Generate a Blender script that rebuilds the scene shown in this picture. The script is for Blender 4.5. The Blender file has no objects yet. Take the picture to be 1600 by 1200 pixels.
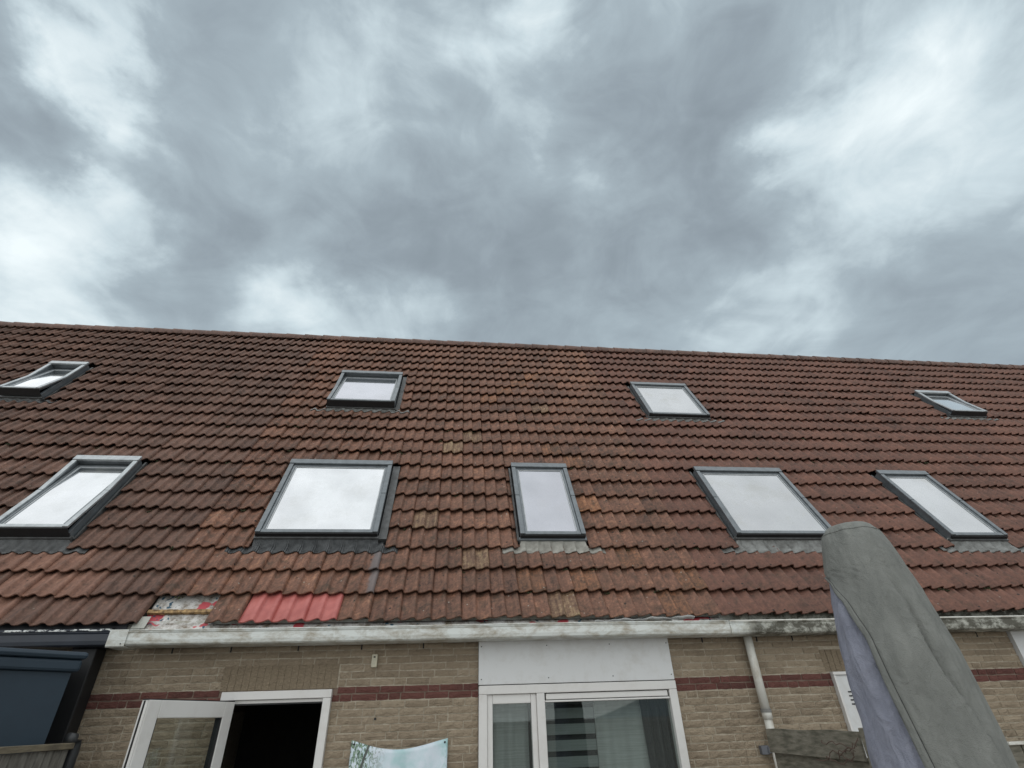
import bpy, bmesh, math, random
from mathutils import Vector, Matrix
random.seed(7)
R = math.radians
scene = bpy.context.scene
col = scene.collection

# ------------------------------------------------------------------ camera
CZ = 1.9
M = [[0.99365, -0.10837, -0.03012], [0.03412, 0.54557, -0.83737], [0.10718, 0.83103, 0.5458]]
FPX = 801.92
cd = bpy.data.cameras.new('camera'); cam = bpy.data.objects.new('camera', cd); col.objects.link(cam)
cd.sensor_width = 36; cd.sensor_fit = 'HORIZONTAL'; cd.lens = FPX / 1600 * 36
cd.clip_start = 0.05; cd.clip_end = 2000
rx, dn, fw = Vector(M[0]), Vector(M[1]), Vector(M[2])
cam.matrix_world = Matrix(((rx.x, -dn.x, -fw.x, 0), (rx.y, -dn.y, -fw.y, 0), (rx.z, -dn.z, -fw.z, CZ), (0, 0, 0, 1)))
scene.camera = cam

def in_view(p, margin=30):
    d = Vector(p) - Vector((0, 0, CZ)); w = d.dot(fw)
    if w < 0.05: return False
    u = 800 + FPX * d.dot(rx) / w; v = 600 + FPX * d.dot(dn) / w
    return -margin < u < 1600 + margin and -margin < v < 1200 + margin

# ------------------------------------------------------------------ world: overcast sky
SUN_EL, SUN_AZ = R(56), R(192)      # azimuth clockwise from +Y
world = bpy.data.worlds.new('World'); scene.world = world; world.use_nodes = True
wt = world.node_tree; wt.nodes.clear()
def N(t, kind, **kw):
    n = t.nodes.new(kind)
    for k, v in kw.items():
        if k == 'ins':
            for a, b in v.items(): n.inputs[a].default_value = b
        else: setattr(n, k, v)
    return n
def lk(t, a, b): t.links.new(a, b)
def math_node(t, op, a, b=None, c=None, clamp=False):
    n = t.nodes.new('ShaderNodeMath'); n.operation = op; n.use_clamp = clamp
    for i, q in enumerate((a, b, c)):
        if q is None: continue
        if isinstance(q, (int, float)): n.inputs[i].default_value = q
        else: t.links.new(q, n.inputs[i])
    return n.outputs[0]
def ramp(t, fac, stops, interp='LINEAR'):
    n = t.nodes.new('ShaderNodeValToRGB'); n.color_ramp.interpolation = interp
    e = n.color_ramp.elements
    while len(e) < len(stops): e.new(0.5)
    for i, (p, c) in enumerate(stops):
        e[i].position = p; e[i].color = (*c, 1) if len(c) == 3 else c
    t.links.new(fac, n.inputs[0]); return n.outputs[0]
def mixc(t, fac, a, b, mode='MIX'):
    n = t.nodes.new('ShaderNodeMix'); n.data_type = 'RGBA'; n.blend_type = mode
    for i, q in ((0, fac), (6, a), (7, b)):
        if isinstance(q, (int, float)): n.inputs[i].default_value = q
        elif isinstance(q, tuple): n.inputs[i].default_value = (*q, 1)
        else: t.links.new(q, n.inputs[i])
    return n.outputs[2]

geo = N(wt, 'ShaderNodeTexCoord')
cv = N(wt, 'ShaderNodeVectorMath', operation='MULTIPLY'); lk(wt, geo.outputs['Generated'], cv.inputs[0]); cv.inputs[1].default_value = (1.0, 1.0, 1.5)
wn = N(wt, 'ShaderNodeTexNoise', ins={'Scale': 4.0, 'Detail': 9.0, 'Roughness': 0.58}); lk(wt, cv.outputs[0], wn.inputs['Vector'])
dsub = N(wt, 'ShaderNodeVectorMath', operation='SUBTRACT'); lk(wt, wn.outputs['Color'], dsub.inputs[0]); dsub.inputs[1].default_value = (.5, .5, .5)
dsc = N(wt, 'ShaderNodeVectorMath', operation='SCALE'); lk(wt, dsub.outputs[0], dsc.inputs[0]); dsc.inputs['Scale'].default_value = 0.36
dadd = N(wt, 'ShaderNodeVectorMath', operation='ADD'); lk(wt, geo.outputs['Generated'], dadd.inputs[0]); lk(wt, dsc.outputs[0], dadd.inputs[1])
dnm = N(wt, 'ShaderNodeVectorMath', operation='NORMALIZE'); lk(wt, dadd.outputs[0], dnm.inputs[0])
# banks of bright and dark cloud: direction, tightness, amount
BANKS = [((-0.586, 0.577, 0.569), 102, 0.29), ((-0.602, 0.527, 0.600), 402, 0.14), ((-0.518, 0.537, 0.666), 450, 0.17), ((-0.544, 0.502, 0.672), 1140, 0.14),
         ((-0.616, 0.609, 0.499), 233, 0.17), ((-0.503, 0.576, 0.644), 416, 0.10), ((-0.490, 0.355, 0.796), 597, 0.23), ((-0.469, 0.403, 0.785), 755, 0.22),
         ((-0.456, 0.454, 0.766), 670, 0.24), ((-0.459, 0.488, 0.742), 998, 0.20), ((-0.549, 0.415, 0.725), 168, -0.18), ((-0.583, 0.457, 0.672), 323, -0.14),
         ((-0.507, 0.478, 0.717), 1102, -0.08), ((-0.381, 0.443, 0.812), 184, -0.03), ((-0.352, 0.522, 0.777), 197, -0.04), ((-0.290, 0.398, 0.870), 181, -0.07),
         ((-0.218, 0.498, 0.840), 325, 0.08), ((-0.259, 0.511, 0.819), 750, 0.05), ((-0.150, 0.554, 0.819), 284, 0.11), ((-0.107, 0.588, 0.801), 601, 0.11),
         ((-0.183, 0.603, 0.776), 272, -0.08), ((0.031, 0.429, 0.903), 967, 0.14), ((-0.094, 0.437, 0.895), 186, 0.03), ((0.102, 0.489, 0.866), 1170, 0.15),
         ((0.222, 0.528, 0.820), 970, 0.16), ((0.260, 0.568, 0.781), 590, 0.10), ((0.127, 0.350, 0.928), 276, 0.24), ((0.066, 0.346, 0.936), 868, 0.14),
         ((-0.113, 0.398, 0.910), 365, 0.04), ((-0.343, 0.601, 0.722), 568, 0.14), ((-0.403, 0.589, 0.700), 347, -0.07), ((-0.425, 0.649, 0.630), 98, -0.10),
         ((-0.481, 0.659, 0.579), 206, -0.03), ((-0.301, 0.723, 0.621), 271, 0.16), ((-0.207, 0.754, 0.623), 178, 0.20), ((-0.093, 0.768, 0.634), 223, 0.20),
         ((-0.270, 0.691, 0.670), 608, 0.14), ((-0.034, 0.741, 0.671), 652, 0.15), ((-0.141, 0.681, 0.719), 71, -0.11), ((0.097, 0.691, 0.716), 36, -0.11),
         ((0.331, 0.654, 0.680), 40, -0.12), ((0.292, 0.448, 0.845), 50, -0.11), ((0.464, 0.525, 0.713), 79, -0.11), ((-0.028, 0.578, 0.815), 114, -0.04),
         ((0.221, 0.363, 0.905), 162, -0.10), ((0.409, 0.339, 0.847), 123, -0.07), ((0.114, 0.611, 0.784), 136, -0.04), ((0.515, 0.415, 0.750), 388, 0.18),
         ((0.496, 0.439, 0.749), 1463, 0.10), ((0.563, 0.342, 0.752), 209, 0.16), ((0.598, 0.271, 0.754), 207, 0.14), ((0.665, 0.263, 0.699), 161, 0.08),
         ((0.582, 0.466, 0.667), 386, 0.11), ((0.620, 0.522, 0.585), 545, 0.12), ((0.576, 0.578, 0.579), 481, 0.10), ((0.654, 0.480, 0.586), 948, 0.07),
         ((0.710, 0.469, 0.525), 145, -0.11), ((0.733, 0.390, 0.557), 568, -0.01), ((0.724, 0.362, 0.588), 839, 0.05), ((0.524, 0.635, 0.568), 298, 0.11),
         ((0.730, 0.512, 0.453), 276, -0.03), ((0.634, 0.393, 0.666), 264, 0.03), ((0.665, 0.333, 0.669), 42, 0.12), ((0.611, 0.435, 0.661), 68, 0.04),
         ((0.260, 0.746, 0.613), 321, 0.05)]
acc = None
for d, k, a in BANKS:
    dv = Vector(d).normalized()
    dt = N(wt, 'ShaderNodeVectorMath', operation='DOT_PRODUCT'); lk(wt, dnm.outputs[0], dt.inputs[0]); dt.inputs[1].default_value = dv
    e = math_node(wt, 'EXPONENT', math_node(wt, 'MULTIPLY', math_node(wt, 'SUBTRACT', dt.outputs['Value'], 1.0), float(k)))
    acc = math_node(wt, 'MULTIPLY_ADD', e, a, acc if acc is not None else 0.47)
fn = N(wt, 'ShaderNodeTexNoise', ins={'Scale': 3.2, 'Detail': 11.0, 'Roughness': 0.55, 'Distortion': 0.6}); lk(wt, cv.outputs[0], fn.inputs['Vector'])
f3 = N(wt, 'ShaderNodeTexNoise', ins={'Scale': 8.0, 'Detail': 8.0, 'Roughness': 0.55, 'Distortion': 1.0}); lk(wt, cv.outputs[0], f3.inputs['Vector'])
val = math_node(wt, 'ADD', acc, math_node(wt, 'MULTIPLY', math_node(wt, 'SUBTRACT', fn.outputs['Fac'], 0.5), 0.85))
val = math_node(wt, 'ADD', val, math_node(wt, 'MULTIPLY', math_node(wt, 'SUBTRACT', f3.outputs['Fac'], 0.5), 0.42))
ccol = ramp(wt, val, [(0.0, (.172, .206, .232)), (.25, (.222, .264, .296)), (.5, (.300, .360, .396)), (.72, (.46, .540, .575)), (1.0, (.68, .745, .76))])
sky = N(wt, 'ShaderNodeTexSky', sky_type='NISHITA', sun_disc=False, sun_elevation=SUN_EL, sun_rotation=SUN_AZ)
skd = N(wt, 'ShaderNodeVectorMath', operation='SCALE'); lk(wt, sky.outputs[0], skd.inputs[0]); skd.inputs['Scale'].default_value = 0.06
fin = mixc(wt, 0.93, skd.outputs[0], ccol)
bg = N(wt, 'ShaderNodeBackground'); lk(wt, fin, bg.inputs[0]); bg.inputs[1].default_value = 1.0
wo = N(wt, 'ShaderNodeOutputWorld'); lk(wt, bg.outputs[0], wo.inputs[0])

# ------------------------------------------------------------------ sun behind thick cloud
sl = bpy.data.lights.new('sun', 'SUN'); sl.energy = 1.5; sl.angle = R(120); sl.color = (1, .97, .93)
so = bpy.data.objects.new('sun', sl); col.objects.link(so)
sd = Vector((math.sin(SUN_AZ) * math.cos(SUN_EL), math.cos(SUN_AZ) * math.cos(SUN_EL), math.sin(SUN_EL)))
so.rotation_euler = sd.to_track_quat('Z', 'Y').to_euler(); so.location = (0, -5, 20)
vs = scene.view_settings
scene.display_settings.display_device = 'sRGB'
vs.view_transform = 'Standard'; vs.look = 'None'; vs.exposure = 0.5; vs.gamma = 1.0; vs.use_curve_mapping = False

# ------------------------------------------------------------------ materials
def new_mat(name):
    m = bpy.data.materials.new(name); m.use_nodes = True
    t = m.node_tree; b = t.nodes['Principled BSDF']; return m, t, b
def pos(t): return t.nodes.new('ShaderNodeNewGeometry').outputs['Position']
def vscale(t, v, s):
    n = t.nodes.new('ShaderNodeVectorMath'); n.operation = 'MULTIPLY'; t.links.new(v, n.inputs[0]); n.inputs[1].default_value = s; return n.outputs[0]
def noise(t, v, scale, detail=4, rough=.55, dist=0.0):
    n = N(t, 'ShaderNodeTexNoise', ins={'Scale': scale, 'Detail': detail, 'Roughness': rough, 'Distortion': dist}); t.links.new(v, n.inputs['Vector']); return n.outputs['Fac']
def bump(t, b, h, strength, dist=.01):
    n = N(t, 'ShaderNodeBump', ins={'Strength': strength, 'Distance': dist}); t.links.new(h, n.inputs['Height']); t.links.new(n.outputs[0], b.inputs['Normal'])
def simple(name, c, rough=.6, c2=None, scale=8, bmp=0.0, metallic=0.0, stretch=(1, 1, 1), lo=.35, hi=.65, bscale=None):
    m, t, b = new_mat(name); p = vscale(t, pos(t), stretch)
    if c2 is None: c2 = tuple(q * .75 for q in c)
    f = noise(t, p, scale, 6, .6)
    t.links.new(ramp(t, f, [(lo, c2), (hi, c)]), b.inputs['Base Color'])
    b.inputs['Roughness'].default_value = rough; b.inputs['Metallic'].default_value = metallic
    if bmp: bump(t, b, noise(t, p, bscale or scale * 6, 4), bmp, .004)
    return m

TH = R(59.7); CT, ST = math.cos(TH), math.sin(TH)
EY, EZ = 5.52, CZ + 0.868
GA, TW, S0 = 0.3205, 0.30, -0.02
def RP(x, s, n): return Vector((x, EY + s * CT - n * ST, EZ + s * ST + n * CT))
X0 = -2.87

def tile_mat(name, stops, region=.5, moss=.35, speck=.5, streak=.3):
    m, t, b = new_mat(name); p = pos(t)
    sp = N(t, 'ShaderNodeSeparateXYZ'); t.links.new(p, sp.inputs[0])
    s = math_node(t, 'ADD', math_node(t, 'MULTIPLY', math_node(t, 'SUBTRACT', sp.outputs[1], EY), CT), math_node(t, 'MULTIPLY', math_node(t, 'SUBTRACT', sp.outputs[2], EZ), ST))
    ci = math_node(t, 'FLOOR', math_node(t, 'DIVIDE', math_node(t, 'SUBTRACT', sp.outputs[0], X0), TW))
    wi = math_node(t, 'FLOOR', math_node(t, 'DIVIDE', math_node(t, 'SUBTRACT', sp.outputs[0], X0), TW / 2))
    ri = math_node(t, 'FLOOR', math_node(t, 'DIVIDE', math_node(t, 'ADD', s, .038), GA))
    cv = N(t, 'ShaderNodeCombineXYZ'); t.links.new(ci, cv.inputs[0]); t.links.new(ri, cv.inputs[1])
    w = N(t, 'ShaderNodeTexWhiteNoise', noise_dimensions='2D'); t.links.new(cv.outputs[0], w.inputs['Vector'])
    cv2 = N(t, 'ShaderNodeCombineXYZ'); t.links.new(wi, cv2.inputs[0]); t.links.new(ri, cv2.inputs[1])
    w2 = N(t, 'ShaderNodeTexWhiteNoise', noise_dimensions='2D'); t.links.new(cv2.outputs[0], w2.inputs['Vector'])
    rp = N(t, 'ShaderNodeCombineXYZ'); t.links.new(sp.outputs[0], rp.inputs[0]); t.links.new(s, rp.inputs[1])
    reg = noise(t, rp.outputs[0], .55, 3, .5)
    fine = noise(t, p, 38, 6, .7)
    stk = noise(t, vscale(t, rp.outputs[0], (42, 3.2, 1)), 1.0, 4, .6)
    mid = noise(t, p, 13, 6, .68, .3)
    v = math_node(t, 'ADD', math_node(t, 'MULTIPLY', w.outputs['Value'], .20), math_node(t, 'MULTIPLY', w2.outputs['Value'], .14))
    v = math_node(t, 'ADD', v, math_node(t, 'MULTIPLY', math_node(t, 'SUBTRACT', reg, .5), region * 1.6))
    v = math_node(t, 'ADD', v, math_node(t, 'MULTIPLY', math_node(t, 'SUBTRACT', fine, .5), 1.1))
    v = math_node(t, 'ADD', v, math_node(t, 'MULTIPLY', math_node(t, 'SUBTRACT', mid, .5), 1.1))
    v = math_node(t, 'ADD', v, math_node(t, 'MULTIPLY', math_node(t, 'SUBTRACT', stk, .5), streak * 1.8))
    v = math_node(t, 'ADD', v, .28)
    c = ramp(t, v, stops)
    # dark algae and moss stains
    al = noise(t, p, 9, 8, .72, .4)
    c = mixc(t, math_node(t, 'MULTIPLY', ramp(t, al, [(.50, (0, 0, 0)), (.68, (1, 1, 1))]), moss), c, (.052, .040, .026))
    # pale lichen
    li = noise(t, p, 70, 5, .75)
    lreg = ramp(t, noise(t, p, 3.5, 4), [(.48, (0, 0, 0)), (.64, (1, 1, 1))])
    c = mixc(t, math_node(t, 'MULTIPLY', math_node(t, 'MULTIPLY', ramp(t, li, [(.60, (0, 0, 0)), (.72, (1, 1, 1))]), lreg), speck), c, (.34, .26, .17))
    vo = N(t, 'ShaderNodeTexVoronoi', ins={'Scale': 16.0}); t.links.new(p, vo.inputs['Vector'])
    sepc = N(t, 'ShaderNodeSeparateColor'); t.links.new(vo.outputs['Color'], sepc.inputs[0])
    dot = math_node(t, 'MULTIPLY', math_node(t, 'LESS_THAN', vo.outputs['Distance'], .14), math_node(t, 'GREATER_THAN', sepc.outputs[0], .88))
    c = mixc(t, math_node(t, 'MULTIPLY', dot, .7 * speck), c, (.45, .42, .36))
    dot2 = math_node(t, 'MULTIPLY', math_node(t, 'LESS_THAN', vo.outputs['Distance'], .22), math_node(t, 'LESS_THAN', sepc.outputs[1], .07))
    c = mixc(t, math_node(t, 'MULTIPLY', dot2, .85), c, (.018, .015, .012))
    t.links.new(c, b.inputs['Base Color'])
    b.inputs['Roughness'].default_value = .66; b.inputs['Specular IOR Level'].default_value = .38
    bump(t, b, math_node(t, 'ADD', math_node(t, 'MULTIPLY', fine, .5), math_node(t, 'MULTIPLY', noise(t, p, 120, 3), .5)), .55, .006)
    return m
TM = {}
TM['A'] = tile_mat('clay_tile_brown', [(0, (.046, .027, .021)), (.35, (.122, .068, .050)), (.7, (.190, .103, .074)), (1, (.31, .172, .118))], .24, .50, .4)
TM['B'] = tile_mat('clay_tile_weathered', [(0, (.042, .024, .018)), (.32, (.134, .069, .047)), (.62, (.228, .112, .073)), (1, (.43, .22, .130))], .32, .70, .8)
TM['C'] = tile_mat('clay_tile_red_brown', [(0, (.048, .026, .020)), (.35, (.134, .064, .046)), (.7, (.196, .091, .063)), (1, (.31, .147, .098))], .28, .55, .4)
TM['new'] = tile_mat('clay_tile_newer', [(0, (.08, .046, .034)), (.35, (.195, .101, .071)), (.7, (.28, .146, .101)), (1, (.39, .215, .145))], .25, .40, .4)
TM['orange'] = tile_mat('clay_tile_orange', [(0, (.06, .034, .022)), (.35, (.16, .080, .048)), (.7, (.32, .145, .075)), (1, (.50, .25, .125))], .2, .65, .8, .5)
TM['yellow'] = tile_mat('clay_tile_lichen_yellow', [(0, (.07, .04, .028)), (.35, (.155, .088, .058)), (.65, (.27, .175, .105)), (1, (.42, .32, .19))], .2, .5, .8, .7)
TM['grey'] = tile_mat('clay_tile_lead_stained', [(0, (.044, .026, .019)), (.32, (.134, .069, .047)), (.62, (.228, .112, .073)), (1, (.43, .22, .130))], .32, .70, .8)
def lead_run():
    t = TM['grey'].node_tree; b = t.nodes['Principled BSDF']; src = b.inputs['Base Color'].links[0].from_socket
    sp = N(t, 'ShaderNodeSeparateXYZ'); t.links.new(pos(t), sp.inputs[0])
    x = math_node(t, 'ADD', sp.outputs[0], math_node(t, 'MULTIPLY', math_node(t, 'SUBTRACT', noise(t, pos(t), 12, 4), .5), .10))
    k = ramp(t, math_node(t, 'MULTIPLY', math_node(t, 'ABSOLUTE', math_node(t, 'ADD', x, .80)), 10.0), [(.35, (1, 1, 1)), (.75, (0, 0, 0))])
    t.links.new(mixc(t, math_node(t, 'MULTIPLY', k, .8), src, (.17, .155, .155)), b.inputs['Base Color'])
lead_run()
TM['pink'] = simple('tile_pink_new', (.50, .150, .130), .5, (.40, .105, .092), 9, .25)
M_deck = simple('roof_underlay_dark', (.06, .05, .045), .9)
M_ridge = tile_mat('ridge_tile_clay', [(0, (.06, .04, .034)), (.35, (.12, .07, .055)), (.7, (.19, .11, .085)), (1, (.30, .20, .16))], .3, .4, .6)

def brick_mat(name, stops, per=.5):
    m, t, b = new_mat(name); p = pos(t)
    oi = N(t, 'ShaderNodeObjectInfo')
    v = math_node(t, 'ADD', math_node(t, 'MULTIPLY', oi.outputs['Random'], per), math_node(t, 'MULTIPLY', noise(t, p, 14, 7, .7), .7))
    v = math_node(t, 'ADD', v, math_node(t, 'MULTIPLY', math_node(t, 'SUBTRACT', noise(t, p, .9, 3), .5), .6))
    c = ramp(t, math_node(t, 'SUBTRACT', v, .12), stops)
    st = noise(t, p, 45, 5, .75)
    c = mixc(t, math_node(t, 'MULTIPLY', ramp(t, st, [(.58, (0, 0, 0)), (.72, (1, 1, 1))]), .40), c, (.10, .08, .058))
    t.links.new(c, b.inputs['Base Color']); b.inputs['Roughness'].default_value = .9; b.inputs['Specular IOR Level'].default_value = .2
    hh = math_node(t, 'ADD', noise(t, vscale(t, p, (1, 1, 2.2)), 26, 6, .65, .8), math_node(t, 'MULTIPLY', noise(t, p, 140, 3), .35))
    bump(t, b, hh, 1.0, .024)
    return m
BM = brick_mat('brick_buff', [(0, (.22, .175, .125)), (.3, (.32, .255, .182)), (.6, (.39, .315, .228)), (1, (.49, .40, .295))], .40)
BR = brick_mat('brick_red', [(0, (.090, .046, .040)), (.4, (.165, .072, .060)), (.8, (.215, .098, .082)), (1, (.28, .145, .12))], .3)
BL = brick_mat('brick_soldier', [(0, (.24, .19, .132)), (.4, (.305, .243, .17)), (.8, (.345, .275, .195)), (1, (.39, .315, .226))], .08)
M_mortar = simple('mortar', (.47, .41, .32), .95, (.34, .29, .22), 30, .5)
def mortar_band():
    t = M_mortar.node_tree; b = t.nodes['Principled BSDF']; src = b.inputs['Base Color'].links[0].from_socket
    sp = N(t, 'ShaderNodeSeparateXYZ'); t.links.new(pos(t), sp.inputs[0])
    k = math_node(t, 'LESS_THAN', math_node(t, 'ABSOLUTE', math_node(t, 'SUBTRACT', sp.outputs[2], 2.137)), .052)
    t.links.new(mixc(t, math_node(t, 'MULTIPLY', k, .8), src, (.15, .095, .075)), b.inputs['Base Color'])
mortar_band()

def pvc(name, c, dirt, amt, scale=5, stretch=(1, 1, 1), lo=.48, hi=.72, rough=.35):
    m, t, b = new_mat(name); p = vscale(t, pos(t), stretch)
    d = noise(t, p, scale, 8, .72, .3)
    d2 = noise(t, pos(t), 55, 5, .8)
    k = math_node(t, 'MULTIPLY', ramp(t, d, [(lo, (0, 0, 0)), (hi, (1, 1, 1))]), amt)
    cc = mixc(t, k, c, dirt)
    k2 = math_node(t, 'MULTIPLY', ramp(t, d2, [(.66, (0, 0, 0)), (.74, (1, 1, 1))]), amt * .7)
    cc = mixc(t, k2, cc, (.06, .05, .04))
    t.links.new(cc, b.inputs['Base Color']); b.inputs['Roughness'].default_value = rough
    bump(t, b, noise(t, pos(t), 6, 3), .06, .01)
    return m
M_white = pvc('white_pvc_frame', (.66, .645, .62), (.40, .36, .31), .25)
M_panel = pvc('white_panel', (.62, .625, .62), (.40, .37, .32), .40)
M_gutB = pvc('gutter_white_weathered', (.60, .62, .59), (.25, .20, .13), .85, 5.0, (1, 1, 2.2), .43, .66)
M_gutC = pvc('gutter_moss_stained', (.50, .50, .44), (.055, .050, .034), .95, 7, (1, 1, 1.5), .36, .54, .7)
def grime_fade():
    t = M_gutC.node_tree; b = t.nodes['Principled BSDF']; src = b.inputs['Base Color'].links[0].from_socket
    sp = N(t, 'ShaderNodeSeparateXYZ'); t.links.new(pos(t), sp.inputs[0])
    x = math_node(t, 'ADD', sp.outputs[0], math_node(t, 'MULTIPLY', math_node(t, 'SUBTRACT', noise(t, pos(t), 5, 6, .7), .5), 1.1))
    k = ramp(t, math_node(t, 'DIVIDE', math_node(t, 'SUBTRACT', x, 2.7), .9), [(.1, (0, 0, 0)), (.6, (1, 1, 1))])
    w = mixc(t, ramp(t, noise(t, pos(t), 6, 7, .7), [(.45, (0, 0, 0)), (.7, (1, 1, 1))]), (.58, .60, .57), (.36, .33, .25))
    t.links.new(mixc(t, k, w, src), b.inputs['Base Color'])
grime_fade()
M_gutA = simple('gutter_navy_paint', (.022, .028, .040), .45, (.014, .018, .026), 5)
M_gutin = pvc('gutter_inside_grey', (.36, .36, .32), (.10, .085, .06), .8, 9)
def flaking():
    m, t, b = new_mat('gutter_rim_flaking_white')
    f = noise(t, vscale(t, pos(t), (1, 1, 2)), 16, 6, .7)
    t.links.new(ramp(t, f, [(.47, (.70, .71, .68)), (.53, (.025, .03, .042))], 'LINEAR'), b.inputs['Base Color']); b.inputs['Roughness'].default_value = .6; return m
M_flake = flaking()
M_frame = simple('window_aluminium_grey', (.165, .184, .197), .34, (.12, .134, .143), 12, .05, .35)
M_framel = simple('window_aluminium_pale', (.42, .445, .455), .32, (.31, .33, .34), 12, .05, .45)
M_gask = simple('gasket_black', (.012, .012, .013), .6)
M_bead = simple('pane_bead_pale', (.50, .52, .53), .5)
M_lead = simple('flashing_dark_lead', (.115, .118, .118), .55, (.065, .066, .065), 14, .3, .2)
M_leadl = simple('flashing_pale_lead', (.36, .35, .31), .6, (.20, .19, .165), 12, .3)
M_leadm = simple('flashing_mid_lead', (.24, .245, .235), .55, (.10, .10, .092), 10, .3, .1)
def pleated():
    m, t, b = new_mat('flashing_pleated'); p = pos(t)
    sp = N(t, 'ShaderNodeSeparateXYZ'); t.links.new(p, sp.inputs[0])
    w = math_node(t, 'SINE', math_node(t, 'MULTIPLY', sp.outputs[0], 2 * math.pi / .016))
    f = noise(t, p, 14, 5)
    t.links.new(ramp(t, f, [(.35, (.045, .048, .05)), (.7, (.115, .12, .122))]), b.inputs['Base Color'])
    b.inputs['Roughness'].default_value = .5; bump(t, b, w, .8, .006); return m
M_pleat = pleated()
def glass_roof(name, refl, dirt, tint=(.97, .98, 1.0)):
    m, t, b = new_mat(name); p = pos(t)
    b.inputs['Base Color'].default_value = (.10, .115, .125, 1); b.inputs['Roughness'].default_value = .25
    g = N(t, 'ShaderNodeBsdfGlossy', ins={'Color': (*tint, 1), 'Roughness': .06})
    fr = N(t, 'ShaderNodeFresnel', ins={'IOR': 1.7})
    fac = math_node(t, 'ADD', fr.outputs[0], math_node(t, 'MULTIPLY', math_node(t, 'ADD', .55, math_node(t, 'MULTIPLY', noise(t, p, 1.7, 4, .5), .9)), refl), clamp=True)  # patchy reflectance paints the variation of mirrored cloud into the pane
    mx = N(t, 'ShaderNodeMixShader'); t.links.new(fac, mx.inputs[0]); t.links.new(b.outputs[0], mx.inputs[1]); t.links.new(g.outputs[0], mx.inputs[2])
    df = N(t, 'ShaderNodeBsdfDiffuse', ins={'Color': (.42, .41, .36, 1)})
    k = math_node(t, 'MULTIPLY', ramp(t, noise(t, p, 3.0, 8, .7), [(.50, (0, 0, 0)), (.75, (1, 1, 1))]), dirt)
    k = math_node(t, 'ADD', k, math_node(t, 'MULTIPLY', ramp(t, noise(t, p, 60, 4, .7), [(.5, (0, 0, 0)), (.8, (1, 1, 1))]), .15))
    m2 = N(t, 'ShaderNodeMixShader'); t.links.new(k, m2.inputs[0]); t.links.new(mx.outputs[0], m2.inputs[1]); t.links.new(df.outputs[0], m2.inputs[2])
    bump(t, b, noise(t, p, 2.0, 2), .02, .01)
    t.links.new(m2.outputs[0], t.nodes['Material Output'].inputs[0]); return m
M_rg = glass_roof('roof_glass_clean', .46, .18)
M_rgd = glass_roof('roof_glass_dusty', .21, .34)
M_rgc = glass_roof('roof_glass_tinted', .24, .12, (.92, .92, 1.0))
def glass_wall():
    m, t, b = new_mat('window_glass')
    tr = N(t, 'ShaderNodeBsdfTransparent', ins={'Color': (.84, .87, .86, 1)}); g = N(t, 'ShaderNodeBsdfGlossy', ins={'Roughness': .015, 'Color': (.9, .95, .93, 1)})
    fr = N(t, 'ShaderNodeLayerWeight', ins={'Blend': .5})
    fc = math_node(t, 'ADD', math_node(t, 'MULTIPLY', math_node(t, 'POWER', fr.outputs['Facing'], 4.0), .8), .045)
    mx = N(t, 'ShaderNodeMixShader'); t.links.new(fc, mx.inputs[0]); t.links.new(tr.outputs[0], mx.inputs[1]); t.links.new(g.outputs[0], mx.inputs[2])
    t.links.new(mx.outputs[0], t.nodes['Material Output'].inputs[0]); return m
M_glass = glass_wall()
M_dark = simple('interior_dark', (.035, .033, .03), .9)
M_wood = simple('weathered_wood', (.215, .195, .155), .9, (.085, .080, .058), 7, .5, 0, (1, 1, 5))
M_woodg = simple('weathered_wood_grey_boards', (.23, .215, .19), .9, (.11, .10, .085), 6, .4, 0, (4, 4, 1))
M_rail = simple('fence_rail_wood', (.22, .185, .125), .9, (.12, .10, .07), 8, .4, 0, (1, 1, 6))
M_batten = simple('rotten_batten_wood', (.46, .30, .14), .9, (.10, .06, .03), 22, .5)
M_navy = simple('shed_navy_paint', (.016, .033, .050), .55, (.012, .025, .039), 2.5, .05)
M_steel = simple('dark_steel', (.03, .032, .034), .5)
M_chrome = simple('chrome', (.75, .75, .75), .15, None, 5, 0, 1.0)
M_pipe = pvc('downpipe_white', (.62, .61, .56), (.30, .25, .18), .7, 8, (1, 1, .6))
M_clamp = simple('clamp_grey', (.22, .215, .20), .6)
M_cream = simple('sensor_cream', (.62, .58, .44), .5)
M_ground = simple('garden_paving', (.40, .37, .34), .95, (.28, .26, .235), 3, .3)

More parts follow.
